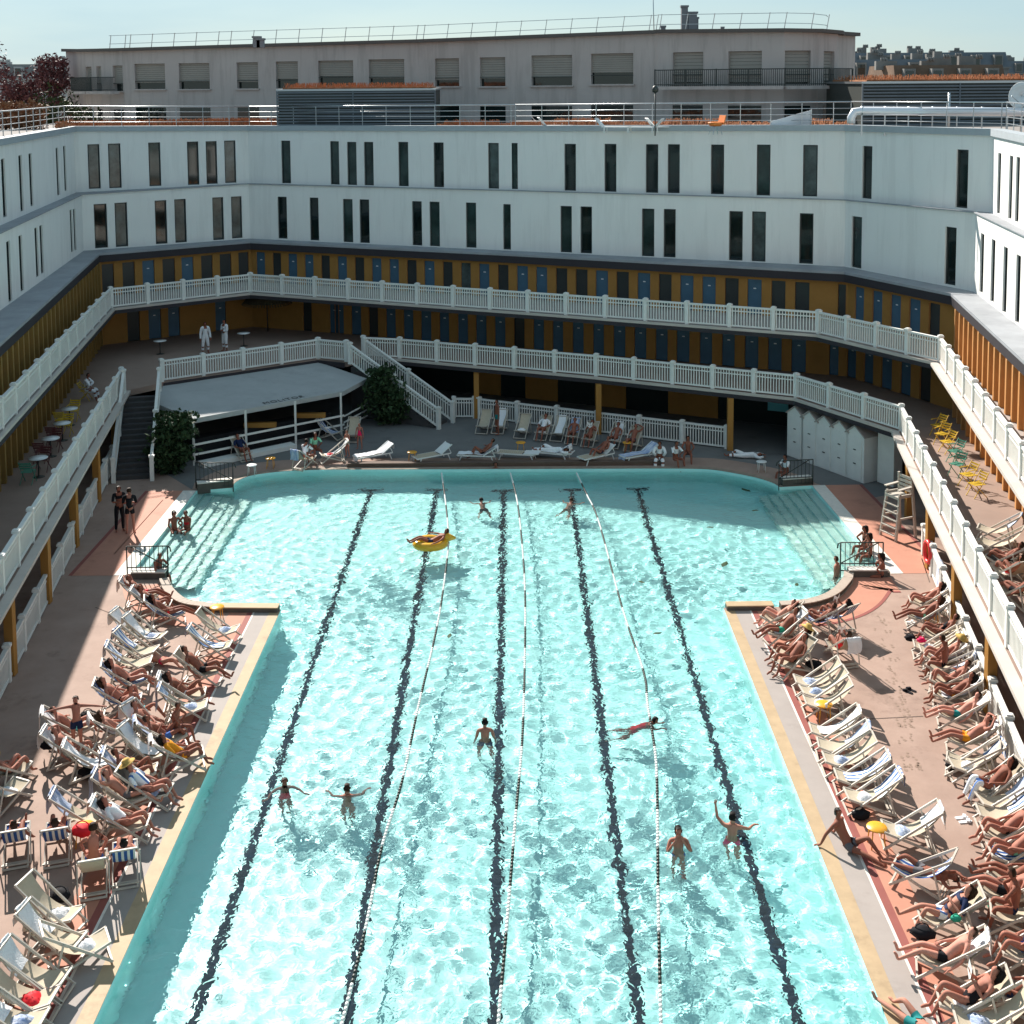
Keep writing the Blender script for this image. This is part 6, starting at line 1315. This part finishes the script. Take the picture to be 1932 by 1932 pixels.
# ------------------------------------------------------------------ bags, slippers, hats
def bag(c, x, y, m, lab, s_=.2, seed=0, z=0):
    q = cat(c, x, y, z); r = np.random.default_rng(seed); b = MB(); n = 12; vs = []
    for i in range(7):
        for k in range(n):
            a = 2 * math.pi * k / n; ph = math.pi * i / 6; rr_ = s_ * (math.sin(ph) ** .7 + .03) * (1 + .16 * r.normal()); vs.append((rr_ * math.cos(a), rr_ * .75 * math.sin(a), s_ * .55 * (1 - math.cos(ph))))
    b.add(vs, [(i * n + k, i * n + (k + 1) % n, (i + 1) * n + (k + 1) % n, (i + 1) * n + k) for i in range(6) for k in range(n)], 0, True)
    b.tube([(s_ * .6 * math.cos(t), 0, s_ * 1.0 + s_ * .45 * math.sin(t)) for t in [i * math.pi / 8 for i in range(9)]], .012, 5); o = b.build('bag', m, None, 'bag', lab, 'bags by the deckchairs'); o.location = q
bag('B', 420, 610, M_black, 'black bag hanging behind the crowded left deckchairs', .22, 1, .3); bag('B', 790, 350, M_black, 'black bag beside the boy with spread arms', .2, 2, .3); bag('D', 1150, 1040, M_black, 'black bag under the right poolside deckchairs', .24, 3); bag('Q', 670, 430, M_black, 'black bag below the striped towel deckchairs at right', .2, 4)
bag('E', 380, 620, M_black, 'black bag hanging at the foot of a right fence deckchair', .17, 5, .15); bag('C', 540, 830, M_black, 'black bag leaning on the near left cream deckchair', .22, 6, .25); bag('C', 740, 250, M_redf, 'red bag heaped on a table at the near left', .24, 7, .47); bag('G', 700, 900, M_black, 'big black bag on the lap of a near right sunbather', .22, 8, .38)
bag('E', 525, 640, M_pink, 'pink hat lying on the empty right fence deckchair', .13, 9, .42); bag('B', 800, 870, M_black, 'black clothes under the middle left deckchairs', .25, 10); bag('G', 1110, 690, CL['green'], 'green bundle beside the near right sunbather', .10, 11, .6); bag('F', 1090, 400, M_black, 'dark bag under the striped towel chair at the right fence', .2, 12)
def slippers(c, x, y, m, lab, rz=0):
    q = cat(c, x, y, .0); b = MB()
    for s_ in (-.07, .07): b.prism([(-.13, s_ - .035), (.10, s_ - .045), (.14, s_), (.10, s_ + .045), (-.13, s_ + .035)], 0, .02); b.beam((.03, s_ - .045, .04), (.08, s_ + .045, .045), .06, .02)
    o = b.build('slippers', m, None, 'slippers', lab, 'slippers on the deck'); o.location = q; o.rotation_euler = (0, 0, R(rz)); o.scale = (1.2,) * 3
slippers('Q', 1430, 440, M_tw, 'white slippers by the near right fence row', 10); slippers('G', 1580, 530, CL['green'], 'green slippers before the near right fence chair', 80); slippers('E', 370, 1260, M_black, 'black slippers in the middle of the right walkway', 130); slippers('E', 390, 400, M_plast, 'white slippers by the yellow table at right', 0); slippers('B', 120, 960, M_tw, 'white slippers in the left shade', 0)
b = MB(); r = random.Random(8)                        # damp footprints on the right deck
for k in range(70):
    x, y = r.uniform(760, 1240), r.uniform(560, 1900); x = 790 + (y - 560) * .22 + r.uniform(-60, 90); q = cat('S', x, y, .0045); a = r.uniform(1.2, 1.9) + (3.14 if r.random() < .5 else 0); s_ = r.uniform(.7, 1.1)
    def el(cx_, cy_, rx, ry): return [(q.x + math.cos(a) * (cx_ + rx * math.cos(t)) - math.sin(a) * (cy_ + ry * math.sin(t)), q.y + math.sin(a) * (cx_ + rx * math.cos(t)) + math.cos(a) * (cy_ + ry * math.sin(t)), .005) for t in [i * math.pi / 4 for i in range(8)]]
    for pts in (el(.07 * s_, 0, .055 * s_, .045 * s_), el(-.07 * s_, 0, .04 * s_, .033 * s_)): b.add(pts, [tuple(range(8))])
b.build('damp_footprints', mat('damp_concrete', (.27, .18, .13), .5), kind='stuff', label='damp footprints on the right deck', norm=False)
b = MB()
for c, x0, y0, x1, y1 in (('S', 770, 1500, 1170, 1480), ('L', 1230, 150, 860, 560), ('L', 720, 960, 820, 1000), ('S', 1160, 290, 1220, 470)): p, q = cat(c, x0, y0, .004), cat(c, x1, y1, .004); b.beam(p, q, .035, .004)
b.build('deck_joint', mat('joint_dark', (.15, .11, .09), .9), kind='structure')
row('left picture edge', 'deckchairs on the left deck', [('B', -30, 690, 130, 780, 'c', '', '', ('bent', 'bikini', 'grey', 'blond', 0, 0, {'hat': 1})), ('B', -60, 860, 90, 960, 'c', '', 'w', None)])

row('left deck gap row', 'deckchairs on the left deck', [('L', 1010, 1700, 1180, 1900, 'c', 'w', '', ('bent', 'shorts', 'black', 'brown', 0, 0)), ('B', 660, 560, 960, 720, 'c', 'w', '', None), ('B', 1000, 640, 1330, 800, 'c', 'b', '', ('kneeup', 'shorts', 'black', 'brown', 2, 0)),
    ('B', 560, 1010, 880, 1190, 'c', 'b', '', None), ('C', 500, 1050, 840, 1180, 'c', '', 'w', None)])
row('right deck gap row', 'deckchairs on the right deck', [('E', 1010, 520, 560, 720, 'c', 'w', '', None), ('F', 1560, 90, 1080, 260, 'c', '', '', None), ('F', 1990, 480, 1430, 760, 'c', 'b', '', None), ('G', 2080, 120, 1500, 260, 'c', 'w', '', ('long', 'shorts', 'black', 'brown', 0, 0)), ('G', 2100, 1300, 1660, 1500, 'c', 'w', '', ('bent', 'shorts', 'navy', 'brown', 2, 0))])
for c, x, y, pose, rz, g, cl, sk_, lab in (('B', 1250, 330, 'sit_ground', -20, 'shorts', 'turq', 0, 'person in turquoise shorts sitting on the ground among the left deckchairs'), ('L', 1230, 1395, 'lying', -20, 'bikini', 'pink', 1, 'person in a pink bikini lying on the deck between left deckchair lines')):
    q = cat(c, x, y); person((q.x, q.y, -.3 if pose == 'lying' else 0), R(rz), pose, g, cl, 'brown', sk_, lab)

b = MB(); q = cat('S', 1305, 440, .55); vs, fs = strip_mesh([(-.10, .25), (-.10, .5), (-.09, .8), (-.08, 1.06), (0, 1.09), (.08, 1.06), (.09, .8), (.10, .6)], .5, 5, .012); b.add(vs, fs, 0, True); o = b.build('towel', M_ts, None, 'towel', 'striped towel hung over the right fence near the red buoy', norm=False)
fd = (RR1[5] - RR1[4]).normalized(); t = (q.xy - RR1[4]).dot(fd); pq = RR1[4] + fd * t; o.location = (pq.x, pq.y, .02); o.rotation_euler = (0, 0, math.atan2(fd.y, fd.x) + math.pi / 2)
